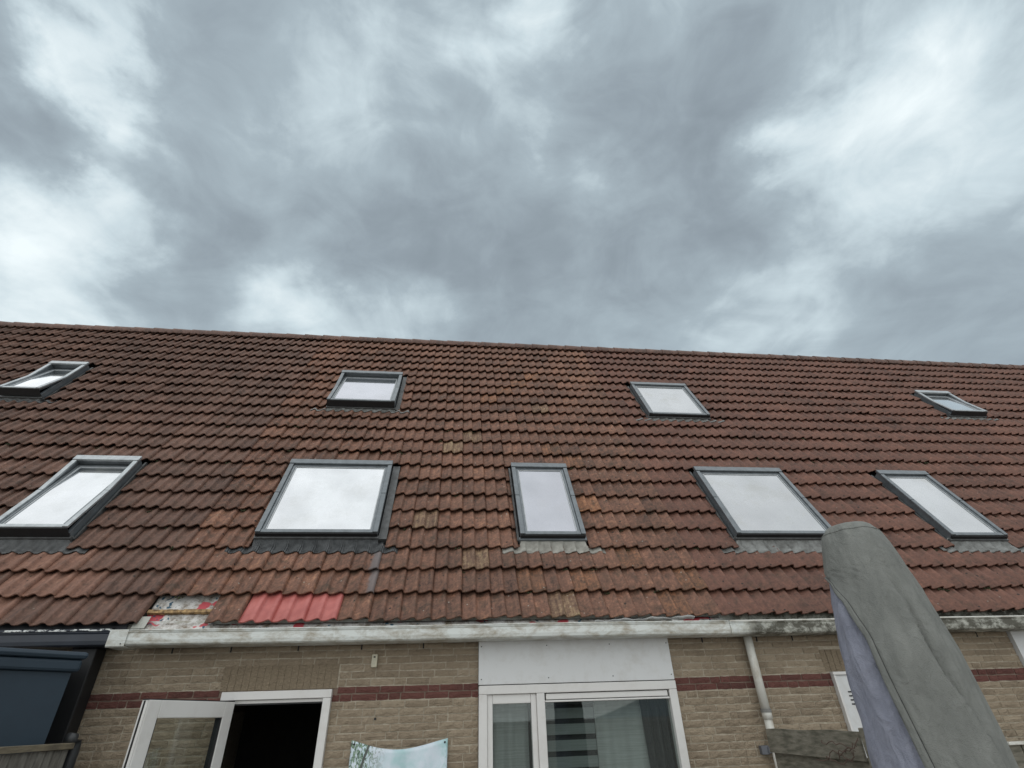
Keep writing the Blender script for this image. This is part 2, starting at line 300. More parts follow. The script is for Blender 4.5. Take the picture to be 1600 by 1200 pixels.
# ------------------------------------------------------------------ mesh helpers
WL = {}
class MB:
    def __init__(s): s.v = []; s.f = []
    def pts8(s, p):
        b = len(s.v); s.v += [Vector(q) for q in p]
        s.f += [tuple(b + i for i in q) for q in ((0, 3, 2, 1), (4, 5, 6, 7), (0, 1, 5, 4), (1, 2, 6, 5), (2, 3, 7, 6), (3, 0, 4, 7))]
    def box(s, x0, x1, y0, y1, z0, z1):
        s.pts8([(x0, y0, z0), (x1, y0, z0), (x1, y1, z0), (x0, y1, z0), (x0, y0, z1), (x1, y0, z1), (x1, y1, z1), (x0, y1, z1)]); return s
    def rbox(s, x0, x1, s0, s1, n0, n1, tf=None):
        g = tf or (lambda x, a, n: RP(x, a, n))
        s.pts8([g(x0, s0, n0), g(x1, s0, n0), g(x1, s1, n0), g(x0, s1, n0), g(x0, s0, n1), g(x1, s0, n1), g(x1, s1, n1), g(x0, s1, n1)]); return s
    def grid(s, rows, close=False):
        b = len(s.v); n = len(rows[0])
        for r in rows: s.v += [Vector(q) for q in r]
        for i in range(len(rows) - 1):
            for j in range(n if close else n - 1):
                k = (j + 1) % n
                s.f.append((b + i * n + j, b + i * n + k, b + (i + 1) * n + k, b + (i + 1) * n + j))
        return s
    def tube(s, pts, r, n=12, caps=True):
        rows = []
        for i, p in enumerate(pts):
            p = Vector(p); a = Vector(pts[max(i - 1, 0)]); c = Vector(pts[min(i + 1, len(pts) - 1)]); d = (c - a).normalized()
            u = d.cross(Vector((0, 1, .01)) if abs(d.y) < .9 else Vector((1, 0, 0))).normalized(); w = d.cross(u)
            rr = r[i] if isinstance(r, (list, tuple)) else r
            rows.append([p + (u * math.cos(2 * math.pi * k / n) + w * math.sin(2 * math.pi * k / n)) * rr for k in range(n)])
        b = len(s.v); s.grid(rows, True)
        if caps:
            s.f.append(tuple(b + k for k in range(n))); s.f.append(tuple(b + (len(rows) - 1) * n + k for k in reversed(range(n))))
        return s
    def build(s, name, mat, parent=None, origin=None, smooth=False, bevel=0, kind=None):
        if origin is None:
            xs = [q.x for q in s.v]; ys = [q.y for q in s.v]; zs = [q.z for q in s.v]
            origin = Vector(((min(xs) + max(xs)) / 2, (min(ys) + max(ys)) / 2, min(zs)))
        me = bpy.data.meshes.new(name); me.from_pydata([tuple(q - Vector(origin)) for q in s.v], [], s.f); me.materials.append(mat)
        bm = bmesh.new(); bm.from_mesh(me); bmesh.ops.recalc_face_normals(bm, faces=bm.faces); bm.to_mesh(me); bm.free()
        if smooth: me.polygons.foreach_set('use_smooth', [True] * len(me.polygons))
        me.update()
        o = link(name, me, origin, parent)
        if bevel:
            bv = o.modifiers.new('bevel', 'BEVEL'); bv.width = bevel; bv.segments = 2; bv.limit_method = 'ANGLE'
        if kind: o['kind'] = kind
        return o
def link(name, data, loc, parent):
    o = bpy.data.objects.new(name, data); col.objects.link(o)
    if parent is not None:
        o.parent = parent; o.location = Vector(loc) - WL[parent]
    else: o.location = loc
    WL[o] = Vector(loc); return o
def tag(o, label, cat, group=None, kind=None):
    if label: o['label'] = label
    if cat: o['category'] = cat
    if group: o['group'] = group
    if kind: o['kind'] = kind
    return o
def empty(name, loc, label, cat, group=None):
    o = link(name, None, loc, None); o.empty_display_size = .2; return tag(o, label, cat, group)

# ------------------------------------------------------------------ ground
g = MB(); g.v = [Vector(q) for q in ((-400, -400, 0), (400, -400, 0), (400, 400, 0), (-400, 400, 0))]; g.f = [(0, 1, 2, 3)]
go = g.build('ground', M_ground, None, (0, 0, 0)); go['kind'] = 'structure'

# ------------------------------------------------------------------ roof tiles
PROF = [(0, .003), (.16, 0), (.36, .005), (.56, .020), (.72, .034), (.86, .040), (.95, .029)]
def prof(x):
    t = (x / (TW / 2)) % 1.0
    pp = PROF + [(1, .003)]
    for (a, ha), (b, hb) in zip(pp, pp[1:]):
        if a <= t <= b: return ha + (hb - ha) * (t - a) / (b - a)
    return .003
XS = [w * TW / 2 + t * TW / 2 for w in range(2) for t, h in PROF] + [TW]
def top_n(x, s): return prof(x) - .016 - .052 * (s / GA)
tile_cache = {}
def tile_mesh(xa=0.0, xb=TW, length=.41):
    key = (round(xa, 3), round(xb, 3), round(length, 3))
    if key in tile_cache: return tile_cache[key]
    xs = [xa] + [x for x in XS if xa + .003 < x < xb - .003] + [xb]
    v, f = [], []; n = len(xs)
    for s in (0.004, length): v += [(x, s, top_n(min(x, TW - 1e-6), s)) for x in xs]
    v += [(x, 0, top_n(min(x, TW - 1e-6), 0) - .005) for x in xs]
    v += [(x, .003, top_n(min(x, TW - 1e-6), 0) - .019) for x in xs]
    for j in range(n - 1):
        f.append((j, j + 1, n + j + 1, n + j))
        f.append((2 * n + j, 2 * n + j + 1, j + 1, j))
        f.append((3 * n + j, 3 * n + j + 1, 2 * n + j + 1, 2 * n + j))
    b = len(v)
    for j in (0, n - 1): v.append((xs[j], length, top_n(min(xs[j], TW - 1e-6), length) - .019))
    f.append((0, n, b, 3 * n, 2 * n)); f.append((n - 1, 3 * n - 1, 4 * n - 1, b + 1, 2 * n - 1))
    me = bpy.data.meshes.new('tile'); me.from_pydata(v, [], f); me.materials.append(TM['B'])
    sm = []
    for p in me.polygons: sm.append(len(p.vertices) == 4)
    me.polygons.foreach_set('use_smooth', sm)
    # sharp lower lip
    me.update(); tile_cache[key] = me; return me

# roof windows: x0, x1, s0, s1, first cut row, last cut row, open angle, style
WINS = [dict(x=(-4.90, -4.11), s=(1.075, 2.49), rows=(3, 7), op=5.5, apron='dark', pale=1, gapr=.03),
        dict(x=(-2.20, -.845), s=(1.085, 2.49), rows=(3, 7), op=0, apron='pleat', pale=0, gapr=.10),
        dict(x=(.81, 1.605), s=(1.065, 2.495), rows=(3, 7), op=0, apron='pale', pale=0, gapr=.035),
        dict(x=(3.53, 4.88), s=(1.09, 2.48), rows=(3, 7), op=0, apron='mid', pale=0, gapr=.03),
        dict(x=(6.475, 7.30), s=(1.07, 2.47), rows=(3, 7), op=0, apron='mid', pale=0, gapr=.03),
        dict(x=(-7.06, -6.46), s=(4.14, 5.31), rows=(13, 16), op=9, apron='dark', pale=1, gapr=.03),
        dict(x=(-2.12, -1.015), s=(4.11, 5.36), rows=(13, 16), op=6, apron='mid', pale=0, gapr=.08),
        dict(x=(3.39, 4.515), s=(4.08, 5.30), rows=(13, 16), op=0, apron='leadl', pale=0, gapr=.03),
        dict(x=(9.63, 10.40), s=(4.45, 5.39), rows=(14, 16), op=6, apron='mid', pale=1, gapr=.03)]
BOUNDS = [-14.27, -8.57, -2.87, 2.83, 8.53, 14.23, 19.93]
HK = ['Z', 'A', 'B', 'C', 'D', 'E']
HLAB = {'Z': 'terraced house at the far left end of the row, only its upper roof in view',
        'A': 'terraced house left of the centre house with navy gutter behind the navy shed',
        'B': 'centre terraced house with pink roof tiles, open white door and wide window',
        'C': 'terraced house right of the centre behind the covered parasol with moss-stained gutter',
        'D': 'terraced house at the right edge with one small open roof window',
        'E': 'terraced house beyond the right edge, plain tiled roof at the end of the row'}
BACKY = EY + 2 * 7.15 * CT + .4
SPECIAL = {(10, 10): 'yellow', (9, 9): 'yellow', (8, 4): 'yellow', (10, 2): 'yellow', (16, 2): 'orange', (12, 1): 'orange', (14, 1): 'orange',
           (18, 1): 'orange', (14, 13): 'yellow', (14, 9): 'orange', (15, 8): 'orange', (17, 0): 'orange', (11, 14): 'orange', (15, 5): 'orange',
           (13, 0): 'yellow', (4, 0): 'pink', (5, 0): 'pink', (3, 0): 'pink', (13, 16): 'orange', (14, 17): 'orange', (13, 18): 'yellow', (12, 15): 'orange'}
houses, roofs = {}, {}
for hi, hk in enumerate(HK):
    xa, xb = BOUNDS[hi], BOUNDS[hi + 1]
    H = empty('terraced_house', (xa + 2.85, 5.7, 0), HLAB[hk], 'house', 'houses of the terrace row'); houses[hk] = H
    # roof deck with openings under the roof windows
    wins = [w for w in WINS if xa < (w['x'][0] + w['x'][1]) / 2 < xb]
    xs = sorted({xa, xb} | {q for w in wins for q in (w['x'][0] + .05, w['x'][1] - .05)})
    ss = sorted({0.02, 7.16} | {q for w in wins for q in (w['s'][0] + .06, w['s'][1] - .06)})
    d = MB()
    for i in range(len(xs) - 1):
        for j in range(len(ss) - 1):
            mx, ms = (xs[i] + xs[i + 1]) / 2, (ss[j] + ss[j + 1]) / 2
            if any(w['x'][0] < mx < w['x'][1] and w['s'][0] < ms < w['s'][1] for w in wins): continue
            d.rbox(xs[i], xs[i + 1], ss[j], ss[j + 1], -.17, -.125)
    # rear slope
    top = RP(0, 7.16, -.13)
    d.pts8([(xa, BACKY, EZ - .1), (xb, BACKY, EZ - .1), (xb, top.y, top.z), (xa, top.y, top.z), (xa, BACKY, EZ), (xb, BACKY, EZ), (xb, top.y, top.z + .06), (xa, top.y, top.z + .06)])
    roof = d.build('roof', M_deck, H); roofs[hk] = roof
    cand = []
    ncol = 19
    for r in range(23):
        rowj = random.uniform(-.004, .004)
        for c in range(ncol):
            x0 = xa + c * TW
            if hk == 'B' and r == 0 and c in (0, 1): continue
            segs = [(0.0, TW)]
            for w in wins:
                if w['rows'][0] <= r <= w['rows'][1]:
                    l, rr = w['x'][0] - .03, w['x'][1] + w['gapr']
                    ns = []
                    for a, b in segs:
                        A, B = x0 + a, x0 + b
                        if B <= l or A >= rr: ns.append((a, b)); continue
                        if A < l - .02: ns.append((a, l - x0))
                        if B > rr + .02: ns.append((rr - x0, b))
                    segs = ns
            for a, b in segs:
                s = S0 + r * GA + rowj + random.gauss(0, .006)
                L = .41 if r < 22 else .16
                cand.append((r, c, x0, a, b, s, L, in_view(RP(x0 + .15, s + .15, 0))))
    key = hk if hk in TM else ('A' if hk == 'Z' else 'C')
    single = [q for q in cand if q[7]][:300]
    sset = set(id(q) for q in single)
    for q in single:
        r, c, x0, a, b, s, L, _ = q
        o = link('tile', tile_mesh(a, b, L), RP(x0, s, random.uniform(-.002, .003)), roof)
        o.rotation_euler = (TH + random.gauss(0, R(.55)), random.gauss(0, R(.5)), random.gauss(0, R(.6)))
        mk = key
        if hk == 'B': mk = SPECIAL.get((c, r), key)
        if hk == 'A' and (r, c) < (3, 99) and r + (18 - c) * .0 >= 0 and ((r == 2 and c <= 15 and c >= 10) or (r == 1 and c <= 16) or (r == 0 and c <= 14)): mk = 'new'
        if hk == 'B' and c == 6 and r in (1, 2): mk = 'grey'
        o.material_slots[0].link = 'OBJECT'; o.material_slots[0].material = TM[mk]
    rest = MB()
    for q in cand:
        if id(q) in sset: continue
        r, c, x0, a, b, s, L, _ = q
        me = tile_mesh(a, b, L); dn_ = random.uniform(-.002, .003); base = len(rest.v)
        tw = random.gauss(0, R(.3)); tl = random.gauss(0, R(.35))
        for v in me.vertices:
            rest.v.append(RP(x0 + v.co.x - v.co.y * tw, s + v.co.y + v.co.x * tw, v.co.z + dn_ + v.co.y * tl))
        rest.f += [tuple(base + i for i in p.vertices) for p in me.polygons]
    if rest.v:
        o = rest.build('tile_field', TM[key], roof, kind='stuff')
        o.data.polygons.foreach_set('use_smooth', [len(p.vertices) == 4 for p in o.data.polygons])
    # ridge tiles
    rc = RP(0, 7.125, -.075)
    for k in range(15):
        x = xa + k * .38; m = MB(); rows = []
        for xx, rad in ((x - .03, .128), (x + .05, .124), (x + .38, .113)):
            rows.append([Vector((xx, rc.y + rad * math.cos(R(a)), rc.z + rad * math.sin(R(a)))) for a in range(200, -21, -20)])
        m.grid(rows)
        m.grid([rows[0], [Vector((x - .03, rc.y + .112 * math.cos(R(a)), rc.z + .112 * math.sin(R(a)))) for a in range(200, -21, -20)]])
        o = m.build('ridge_tile', M_ridge, roof, None, True)
        o.rotation_euler = (0, random.gauss(0, R(.5)), random.gauss(0, R(.5)))

# ------------------------------------------------------------------ roof windows
AP = {'dark': M_lead, 'pleat': M_pleat, 'pale': M_leadl, 'mid': M_leadm, 'leadl': M_leadm}
WLAB = ['roof window standing ajar over the navy gutter, left edge of the photo', 'wide closed roof window with pleated apron above the pink tiles',
        'narrow closed roof window with pale lead apron in the roof centre', 'wide closed roof window behind the top of the parasol',
        'narrow closed roof window right of the parasol', 'small upper roof window standing open at the left edge',
        'upper roof window ajar above the wide one', 'upper closed roof window with wavy pale apron', 'small upper roof window ajar at the right edge']
for wi, w in enumerate(WINS):
    (x0, x1), (s0, s1) = w['x'], w['s']
    hk = HK[[i for i in range(6) if BOUNDS[i] < (x0 + x1) / 2 < BOUNDS[i + 1]][0]]
    H = houses[hk]; org = RP((x0 + x1) / 2, s0, 0)
    W = link('roof_window', None, org, H); W['label'] = WLAB[wi]; W.empty_display_size = .1
    sm = (s0 + s1) / 2; dl = R(w['op']); mf = M_framel if w['pale'] else M_frame
    def tf(x, s, n, sm=sm, dl=dl): 
        ds, dn2 = s - sm, n - .04
        return RP(x, sm + ds * math.cos(dl) + dn2 * math.sin(dl), .04 - ds * math.sin(dl) + dn2 * math.cos(dl))
    fw_ = .050
    # case in the roof opening
    m = MB(); m.rbox(x0 + .012, x0 + fw_, s0 + .015, s1 - .02, -.16, .048); m.build('frame_side', M_frame, W, bevel=.004)
    m = MB(); m.rbox(x1 - fw_, x1 - .012, s0 + .015, s1 - .02, -.16, .048); m.build('frame_side', M_frame, W, bevel=.004)
    m = MB(); m.rbox(x0 + fw_ + .001, x1 - fw_ - .001, s0 + .017, s0 + .06, -.16, .040); m.build('frame_bottom', M_frame, W, bevel=.004)
    m = MB(); m.rbox(x0 + fw_ + .001, x1 - fw_ - .001, s1 - .085, s1 - .022, -.16, .046); m.build('frame_top', M_frame, W, bevel=.004)
    # lining of the shaft behind it
    if w['op']:
        m = MB()
        for a, b, c_, d_ in ((x0 + .03, x0 + .045, s0 + .05, s1 - .05), (x1 - .045, x1 - .03, s0 + .05, s1 - .05), (x0 + .03, x1 - .03, s1 - .08, s1 - .06)):
            m.rbox(a, b, c_, d_, -.6, -.165)
        m.build('shaft_lining', M_dark, W)
    # hood over the top and upper side covers, fixed to the case
    m = MB(); m.rbox(x0 - .004, x1 + .004, s1 - .095, s1, .050, .088); m.build('hood', mf, W, bevel=.008)
    for a, b in ((x0, x0 + .056), (x1 - .056, x1)):
        m = MB(); m.rbox(a, b, sm + .003, s1 - .097, .050, .078); m.build('side_cover', mf, W, bevel=.006)
        m = MB(); m.rbox(a, b, s0 + .006, sm - .003, .050, .078, tf); m.build('side_cover', mf, W, bevel=.006)
    # sash and pane
    a0, a1, b0, b1 = x0 + .058, x1 - .058, s0 + .004, s1 - .10
    m = MB()
    m.rbox(a0, a0 + .030, b0 + .052, b1 - .03, .0, .060, tf); m.rbox(a1 - .030, a1, b0 + .052, b1 - .03, .0, .060, tf)
    m.rbox(a0, a1, b1 - .029, b1, .0, .058, tf)
    m.build('sash', M_frame, W, bevel=.004)
    m = MB(); m.rbox(x0 + .057, x1 - .057, b0, b0 + .05, -.005, .070, tf); m.build('sash_bottom_rail', mf, W, bevel=.006)
    m = MB(); m.rbox(x0 + .004, x1 - .004, b0 - .012, b0 - .001, -.06, .056, tf); m.build('bottom_gasket', M_gask, W)
    m = MB(); bt = .012
    for q in ((a0 + .031, a0 + .031 + bt, b0 + .053, b1 - .031), (a1 - .031 - bt, a1 - .031, b0 + .053, b1 - .031), (a0 + .044, a1 - .044, b0 + .053, b0 + .053 + bt), (a0 + .044, a1 - .044, b1 - .031 - bt, b1 - .031)):
        m.rbox(*q, .02, .050, tf)
    m.build('pane_bead', M_bead, W)
    m = MB(); m.rbox(a0 + .044, a1 - .044, b0 + .066, b1 - .044, .024, .042, tf); m.build('pane', {3: M_rgd, 4: M_rgd, 7: M_rgd, 2: M_rgc, 6: M_rgc}.get(wi, M_rg), W)
    # step flashing along the sides
    for a, b in ((x0 - .028, x0 - .003), (x1 + .003, x1 + w['gapr'] - .004)):
        m = MB(); m.rbox(a, b, s0, s1 + .02, -.085, -.03); m.build('side_flashing', M_lead, W)
    # apron dressed over the tiles below
    r0 = w['rows'][0]; sn = S0 + (r0 - 1) * GA
    lo = .875 if wi < 5 else (s0 - .095)
    ex = .25 if wi != 2 else .215
    xs = []; x = x0 - ex
    while x <= x1 + ex + .001: xs.append(x); x += .0125
    rows = []
    for k, s in enumerate((lo, lo + .03, (lo + s0) / 2, s0 - .02, s0 + .03)):
        rw = []
        for x in xs:
            t = (x - X0) % TW
            hgt = top_n(t, s - sn) + .009 + (random.uniform(-.002, .002) if k < 2 else 0)
            if s > s0 - .03: hgt = max(hgt, -.01) if x0 < x < x1 else hgt - .03
            rw.append(RP(x, s + (random.uniform(-.006, .006) if k == 0 else 0), hgt))
        rows.append(rw)
    m = MB(); m.grid(rows); o = m.build('apron_flashing', AP[w['apron']], W, None, True)
    sd_ = o.modifiers.new('thick', 'SOLIDIFY'); sd_.thickness = .004; sd_.offset = 1
    m = MB(); m.rbox(x0 - .01, x1 + .01, s0 - .03, s0 + .013, -.05, .012); m.build('apron_upstand', M_lead if w['apron'] != 'pale' else M_frame, W, bevel=.004)

# ------------------------------------------------------------------ eaves: gutters
GP_OUT = [(5.402, 2.662), (5.398, 2.652), (5.405, 2.640), (5.401, 2.585), (5.405, 2.556), (5.418, 2.545), (5.44, 2.542), (5.63, 2.542), (5.63, 2.77)]
GP_IN = [(5.622, 2.77), (5.622, 2.552), (5.44, 2.552), (5.42, 2.560), (5.412, 2.58), (5.414, 2.640), (5.410, 2.662)]
def gutter(parent, x0, x1, mat, name='gutter', sag=0.0):
    prof_ = GP_OUT + GP_IN; rows = []; n = max(2, int((x1 - x0) / .25))
    for i in range(n + 1):
        x = x0 + (x1 - x0) * i / n
        dz = sag * math.sin(x * 1.3) + random.uniform(-.0008, .0008)
        rows.append([Vector((x, y, z + dz)) for y, z in prof_])
    m = MB(); m.grid(rows, True); b = 0; k = len(prof_)
    m.f.append(tuple(range(k))); m.f.append(tuple(reversed(range(n * k, n * k + k))))
    return m.build(name, mat, parent)
gutter(houses['Z'], -14.27, -8.575, M_gutA); gutter(houses['A'], -8.57, -2.985, M_gutA); gutter(houses['B'], -2.845, 2.826, M_gutB, sag=.003)
gutter(houses['C'], 2.832, 8.526, M_gutC); gutter(houses['D'], 8.532, 14.226, M_gutC); gutter(houses['E'], 14.232, 19.93, M_gutC)
m = MB(); m.box(-8.57, -2.99, 5.392, 5.414, 2.664, 2.680); m.build('gutter_rim', M_flake, houses['A'])
# white end sleeve where the gutters meet
m = MB(); m.box(-2.992, -2.838, 5.388, 5.396, 2.536, 2.672); m.box(-2.992, -2.838, 5.396, 5.62, 2.530, 2.538); m.build('gutter_sleeve', M_gutB, houses['B'], bevel=.003)
m = MB(); m.tube([(-2.87, 5.386, 2.556), (-2.87, 5.3885, 2.556)], .006, 8); m.build('screw', M_steel, houses['B'])
for k in range(8):
    x = -2.9 - k * .07 - (.2 if k > 3 else 0)
for x in (-3.10, -3.18, -3.62):
    m = MB(); m.tube([(x, 5.612, 2.71), (x, 5.619, 2.71)], .012, 8); m.build('vent_hole', M_gask, houses['A'])
# rim highlight strip of gutter B and C (folded bead)
for hk, a, b, mt in (('B', -2.835, 2.822, M_gutB), ('C', 2.836, 8.52, M_gutC)):
    m = MB(); m.tube([(a + (b - a) * i / 24, 5.402, 2.664 + .003 * math.sin((a + (b - a) * i / 24) * 1.3) * (hk == 'B')) for i in range(25)], .0075, 8); m.build('gutter_bead', M_gutB if hk == 'B' else M_pipe, houses[hk], smooth=True)
for hk in ('A', 'B', 'C', 'D'):
    i = HK.index(hk); m = MB(); m.box(BOUNDS[i] + .003, BOUNDS[i + 1] - .003, 5.632, 5.668, 2.60, 2.752); m.build('eaves_board', M_gutin, houses[hk])

# printed underlay and battens in the gap, foil hanging into the gutter
def foil():
    m, t, b = new_mat('printed_underlay'); p = pos(t)
    n1 = noise(t, p, 9, 8, .75); c = ramp(t, n1, [(.38, (.16, .12, .08)), (.52, (.52, .50, .47)), (.75, (.72, .72, .70))])
    r = noise(t, vscale(t, p, (1, 1, 1.6)), 5.2, 2, .4)
    c = mixc(t, ramp(t, r, [(.60, (0, 0, 0)), (.62, (1, 1, 1))]), c, (.48, .07, .085))
    sp = N(t, 'ShaderNodeSeparateXYZ'); t.links.new(p, sp.inputs[0])
    bl = math_node(t, 'MULTIPLY', ramp(t, noise(t, p, 30, 1, .3), [(.60, (0, 0, 0)), (.63, (1, 1, 1))]), ramp(t, noise(t, vscale(t, p, (1, 0, 0)), 4.2, 1), [(.53, (0, 0, 0)), (.57, (1, 1, 1))]))
    c = mixc(t, bl, c, (.03, .09, .14))
    sk = noise(t, p, 28, 6, .8)
    c = mixc(t, math_node(t, 'MULTIPLY', ramp(t, sk, [(.56, (0, 0, 0)), (.66, (1, 1, 1))]), .75), c, (.06, .045, .03))
    t.links.new(c, b.inputs['Base Color']); b.inputs['Roughness'].default_value = .6; bump(t, b, noise(t, p, 18, 4), .6, .01); return m
M_foil = foil(); RB = roofs['B']
def sheet(name, pts_fn, us, vs_, mat, parent, thick=.002):
    m = MB(); m.grid([[pts_fn(u, v) for u in us] for v in vs_]); o = m.build(name, mat, parent, None, True)
    s = o.modifiers.new('thick', 'SOLIDIFY'); s.thickness = thick; s.offset = 0; return o
us = [-2.86 + .64 * i / 30 for i in range(31)]
def wob(a, b): return .006 * math.sin(a * 31 + b * 17) + .004 * math.sin(a * 67 - b * 43)
sheet('underlay', lambda u, v: RP(u, v, -.095 + wob(u, v * 9)), us, [.0, .05, .1, .16, .22, .28, .34, .40], M_foil, RB)
m = MB()
for i in range(12):
    a = -2.86 + .64 * i / 12; m.rbox(a, a + .64 / 12, .125 + random.uniform(-.003, .003), .16 + random.uniform(-.003, .003), -.085, -.055 + random.uniform(-.003, .002))
m.build('batten', M_batten, RB)
m = MB(); m.rbox(-2.86, -2.22, .425, .46, -.085, -.055); m.build('batten', M_batten, RB)
m = MB(); m.rbox(-2.905, -2.79, -.055, .075, -.05, -.043); m.build('eaves_plate', M_gutin, RB, bevel=.002)
us = [-2.84 + (2.83 + 2.84) * i / 160 for i in range(161)]
def hang(u, v):
    z = 2.735 - v * (.085 + .01 * math.sin(u * 5)); y = 5.60 - v * .07 + .006 * math.sin(u * 23 + v * 3)
    if 1.6 < u < 2.5: 
        k = math.sin((u - 1.6) / .9 * math.pi); y -= .05 * k * v; z += .035 * k * v + .008 * math.sin(u * 40) * v
    return Vector((u, y, z))
sheet('underlay_apron', hang, us, [0, .3, .6, 1.0], M_foil, RB)
# torn strip of foil lifted over the gutter
us = [1.45 + 1.05 * i / 40 for i in range(41)]
sheet('torn_foil', lambda u, v: Vector((u, 5.50 - v * .05 + .005 * math.sin(u * 30), 2.672 + .03 * (u - 1.45) / 1.05 + v * (.022 + .008 * math.sin(u * 19)) + .004 * math.sin(u * 47))), us, [0, .5, 1], M_panel, RB)

# ------------------------------------------------------------------ brick walls
WY = 5.67
CH = .0605; ZB = 2.08 - 34 * CH
OPEN = {'B': [(-2.0, -1.04, 0, 2.178), (.303, 2.243, .5, 2.75)], 'C': [(3.93, 4.88, 0, 2.205), (6.19, 8.13, .5, 2.75)]}
LINT = {'B': (-2.035, -1.005, 2.183), 'C': (3.895, 4.915, 2.21)}
def brick_mesh(seed, jit=1.0):
    rnd = random.Random(seed); v, f = [], []; nx, nz = 5, 2
    for iz in range(nz + 1):
        for ix in range(nx + 1):
            x = ix / nx; z = iz / nz * .05
            ed = ix in (0, nx) or iz in (0, nz)
            v.append((x + jit * (rnd.uniform(-.012, .012) if ix in (0, nx) else rnd.uniform(-.03, .03)), (.005 if ed else 0) * jit + jit * rnd.uniform(-.0035, .0035), z + jit * rnd.uniform(-.0025, .0025)))
    n = nx + 1
    for iz in range(nz):
        for ix in range(nx): a = iz * n + ix; f.append((a, a + 1, a + n + 1, a + n))
    rim = [i for i in range(n)] + [iz * n + nx for iz in range(1, nz + 1)] + [nz * n + ix for ix in range(nx - 1, -1, -1)] + [iz * n for iz in range(nz - 1, 0, -1)]
    b = len(v)
    for i in rim: v.append((v[i][0], .03, v[i][2]))
    for k in range(len(rim)):
        j = (k + 1) % len(rim); f.append((rim[j], rim[k], b + k, b + j))
    me = bpy.data.meshes.new('brick'); me.from_pydata(v, [], f); me.materials.append(BM); me.update(); return me
BMESH = [brick_mesh(i) for i in range(8)]; SMESH = [brick_mesh(i + 20, .15) for i in range(4)]
for hi, hk in enumerate(HK):
    xa, xb = BOUNDS[hi], BOUNDS[hi + 1]; H = houses[hk]; ops = OPEN.get(hk, [])
    xs = sorted({xa, xb} | {q for o in ops for q in o[:2]}); zs = sorted({0, 2.75} | {q for o in ops for q in o[2:4]})
    m = MB()
    for i in range(len(xs) - 1):
        for j in range(len(zs) - 1):
            cx_, cz_ = (xs[i] + xs[i + 1]) / 2, (zs[j] + zs[j + 1]) / 2
            if any(o[0] < cx_ < o[1] and o[2] < cz_ < o[3] for o in ops): continue
            m.box(xs[i], xs[i + 1], WY + .0105, WY + .11, zs[j], zs[j + 1])
    m.box(xa, xb, BACKY - .15, BACKY - .05, 0, EZ); 
    for xx in (xa + .004, xb - .044):
        m.v += []; p = [(xx, WY + .12, 0), (xx, BACKY - .16, 0), (xx, BACKY - .16, EZ - .1), (xx, RP(0, 7, 0).y, RP(0, 6.9, -.2).z), (xx, WY + .12, EZ - .02)]
        b = len(m.v); m.v += [Vector(q) for q in p] + [Vector((q[0] + .04, q[1], q[2])) for q in p]
        m.f += [(b, b + 1, b + 2, b + 3, b + 4), (b + 9, b + 8, b + 7, b + 6, b + 5)] + [(b + k, b + 5 + k, b + 5 + (k + 1) % 5, b + (k + 1) % 5) for k in range(5)]
    wall = m.build('wall', M_mortar, H)
    if hk in ('Z', 'E'): continue
    items = []
    for k in range(0, 44):
        z0 = ZB + k * CH; z1 = z0 + .05
        if z0 < 0: continue
        blocks = [(o[0] - .002, o[1] + .002) for o in ops if o[2] < z1 and o[3] > z0]
        L = LINT.get(hk)
        if L and z1 > L[2] and z0 < L[2] + .188: blocks.append((L[0] - .008, L[1] + .008))
        segs = []; cur = xa + .003
        for a, b in sorted(blocks):
            if a > cur: segs.append((cur, a))
            cur = max(cur, b)
        if cur < xb - .003: segs.append((cur, xb - .003))
        for a, b in segs:
            x = a; first = True
            while x < b - .03:
                wd = random.choice([.21, .21, .21, .10]) + random.uniform(-.004, .004)
                if first: wd = random.choice([.06, .10, .155, .21]); first = False
                if x + wd > b - .045: wd = b - x
                items.append((x, z0, wd, 'r' if k in (34, 35) else 'b', in_view((x + wd / 2, WY, z0 + .025), 10)))
                x += wd + .011
    vis = [q for q in items if q[4]]; vis.sort(key=lambda q: -q[1]); vis = vis[:300]; ids = set(id(q) for q in vis)
    for q in vis:
        x, z, wd, kd, _ = q
        o = link('brick', random.choice(BMESH), (x, WY + random.uniform(-.003, .002), z + random.uniform(-.002, .002)), wall)
        o.scale = (wd, 1, 1)
        if kd == 'r': o.material_slots[0].link = 'OBJECT'; o.material_slots[0].material = BR
    mm = MB()
    for q in items:
        if id(q) in ids: continue
        x, z, wd, kd, _ = q; me = random.choice(BMESH); b = len(mm.v)
        mm.v += [Vector((x + v.co.x * wd, WY + v.co.y, z + v.co.z)) for v in me.vertices]; mm.f += [tuple(b + i for i in p.vertices) for p in me.polygons]
    if mm.v: mm.build('brick_field', BM, wall, kind='stuff')
    if L:
        x = L[0]; n = int((L[1] - L[0]) / .0605)
        for k in range(n):
            o = link('soldier_brick', SMESH[k % 4], (x + k * (L[1] - L[0]) / n + .0525, WY + .001 + random.uniform(-.0015, .0015), L[2]), wall)
            o.rotation_euler = (0, R(-90), 0); o.scale = (.20, 1, 1.16)
            o.material_slots[0].link = 'OBJECT'; o.material_slots[0].material = BL
# open head joints under the gutter
for x in (-2.55, -2.03, -1.42, -.83, -.24, 2.62, 3.22, 3.62, 5.8):
    hk = 'B' if x < 2.83 else 'C'
    m = MB(); m.box(x, x + .011, WY - .0045, WY + .006, 2.50, 2.55); m.build('vent_slot', M_gask, houses[hk])

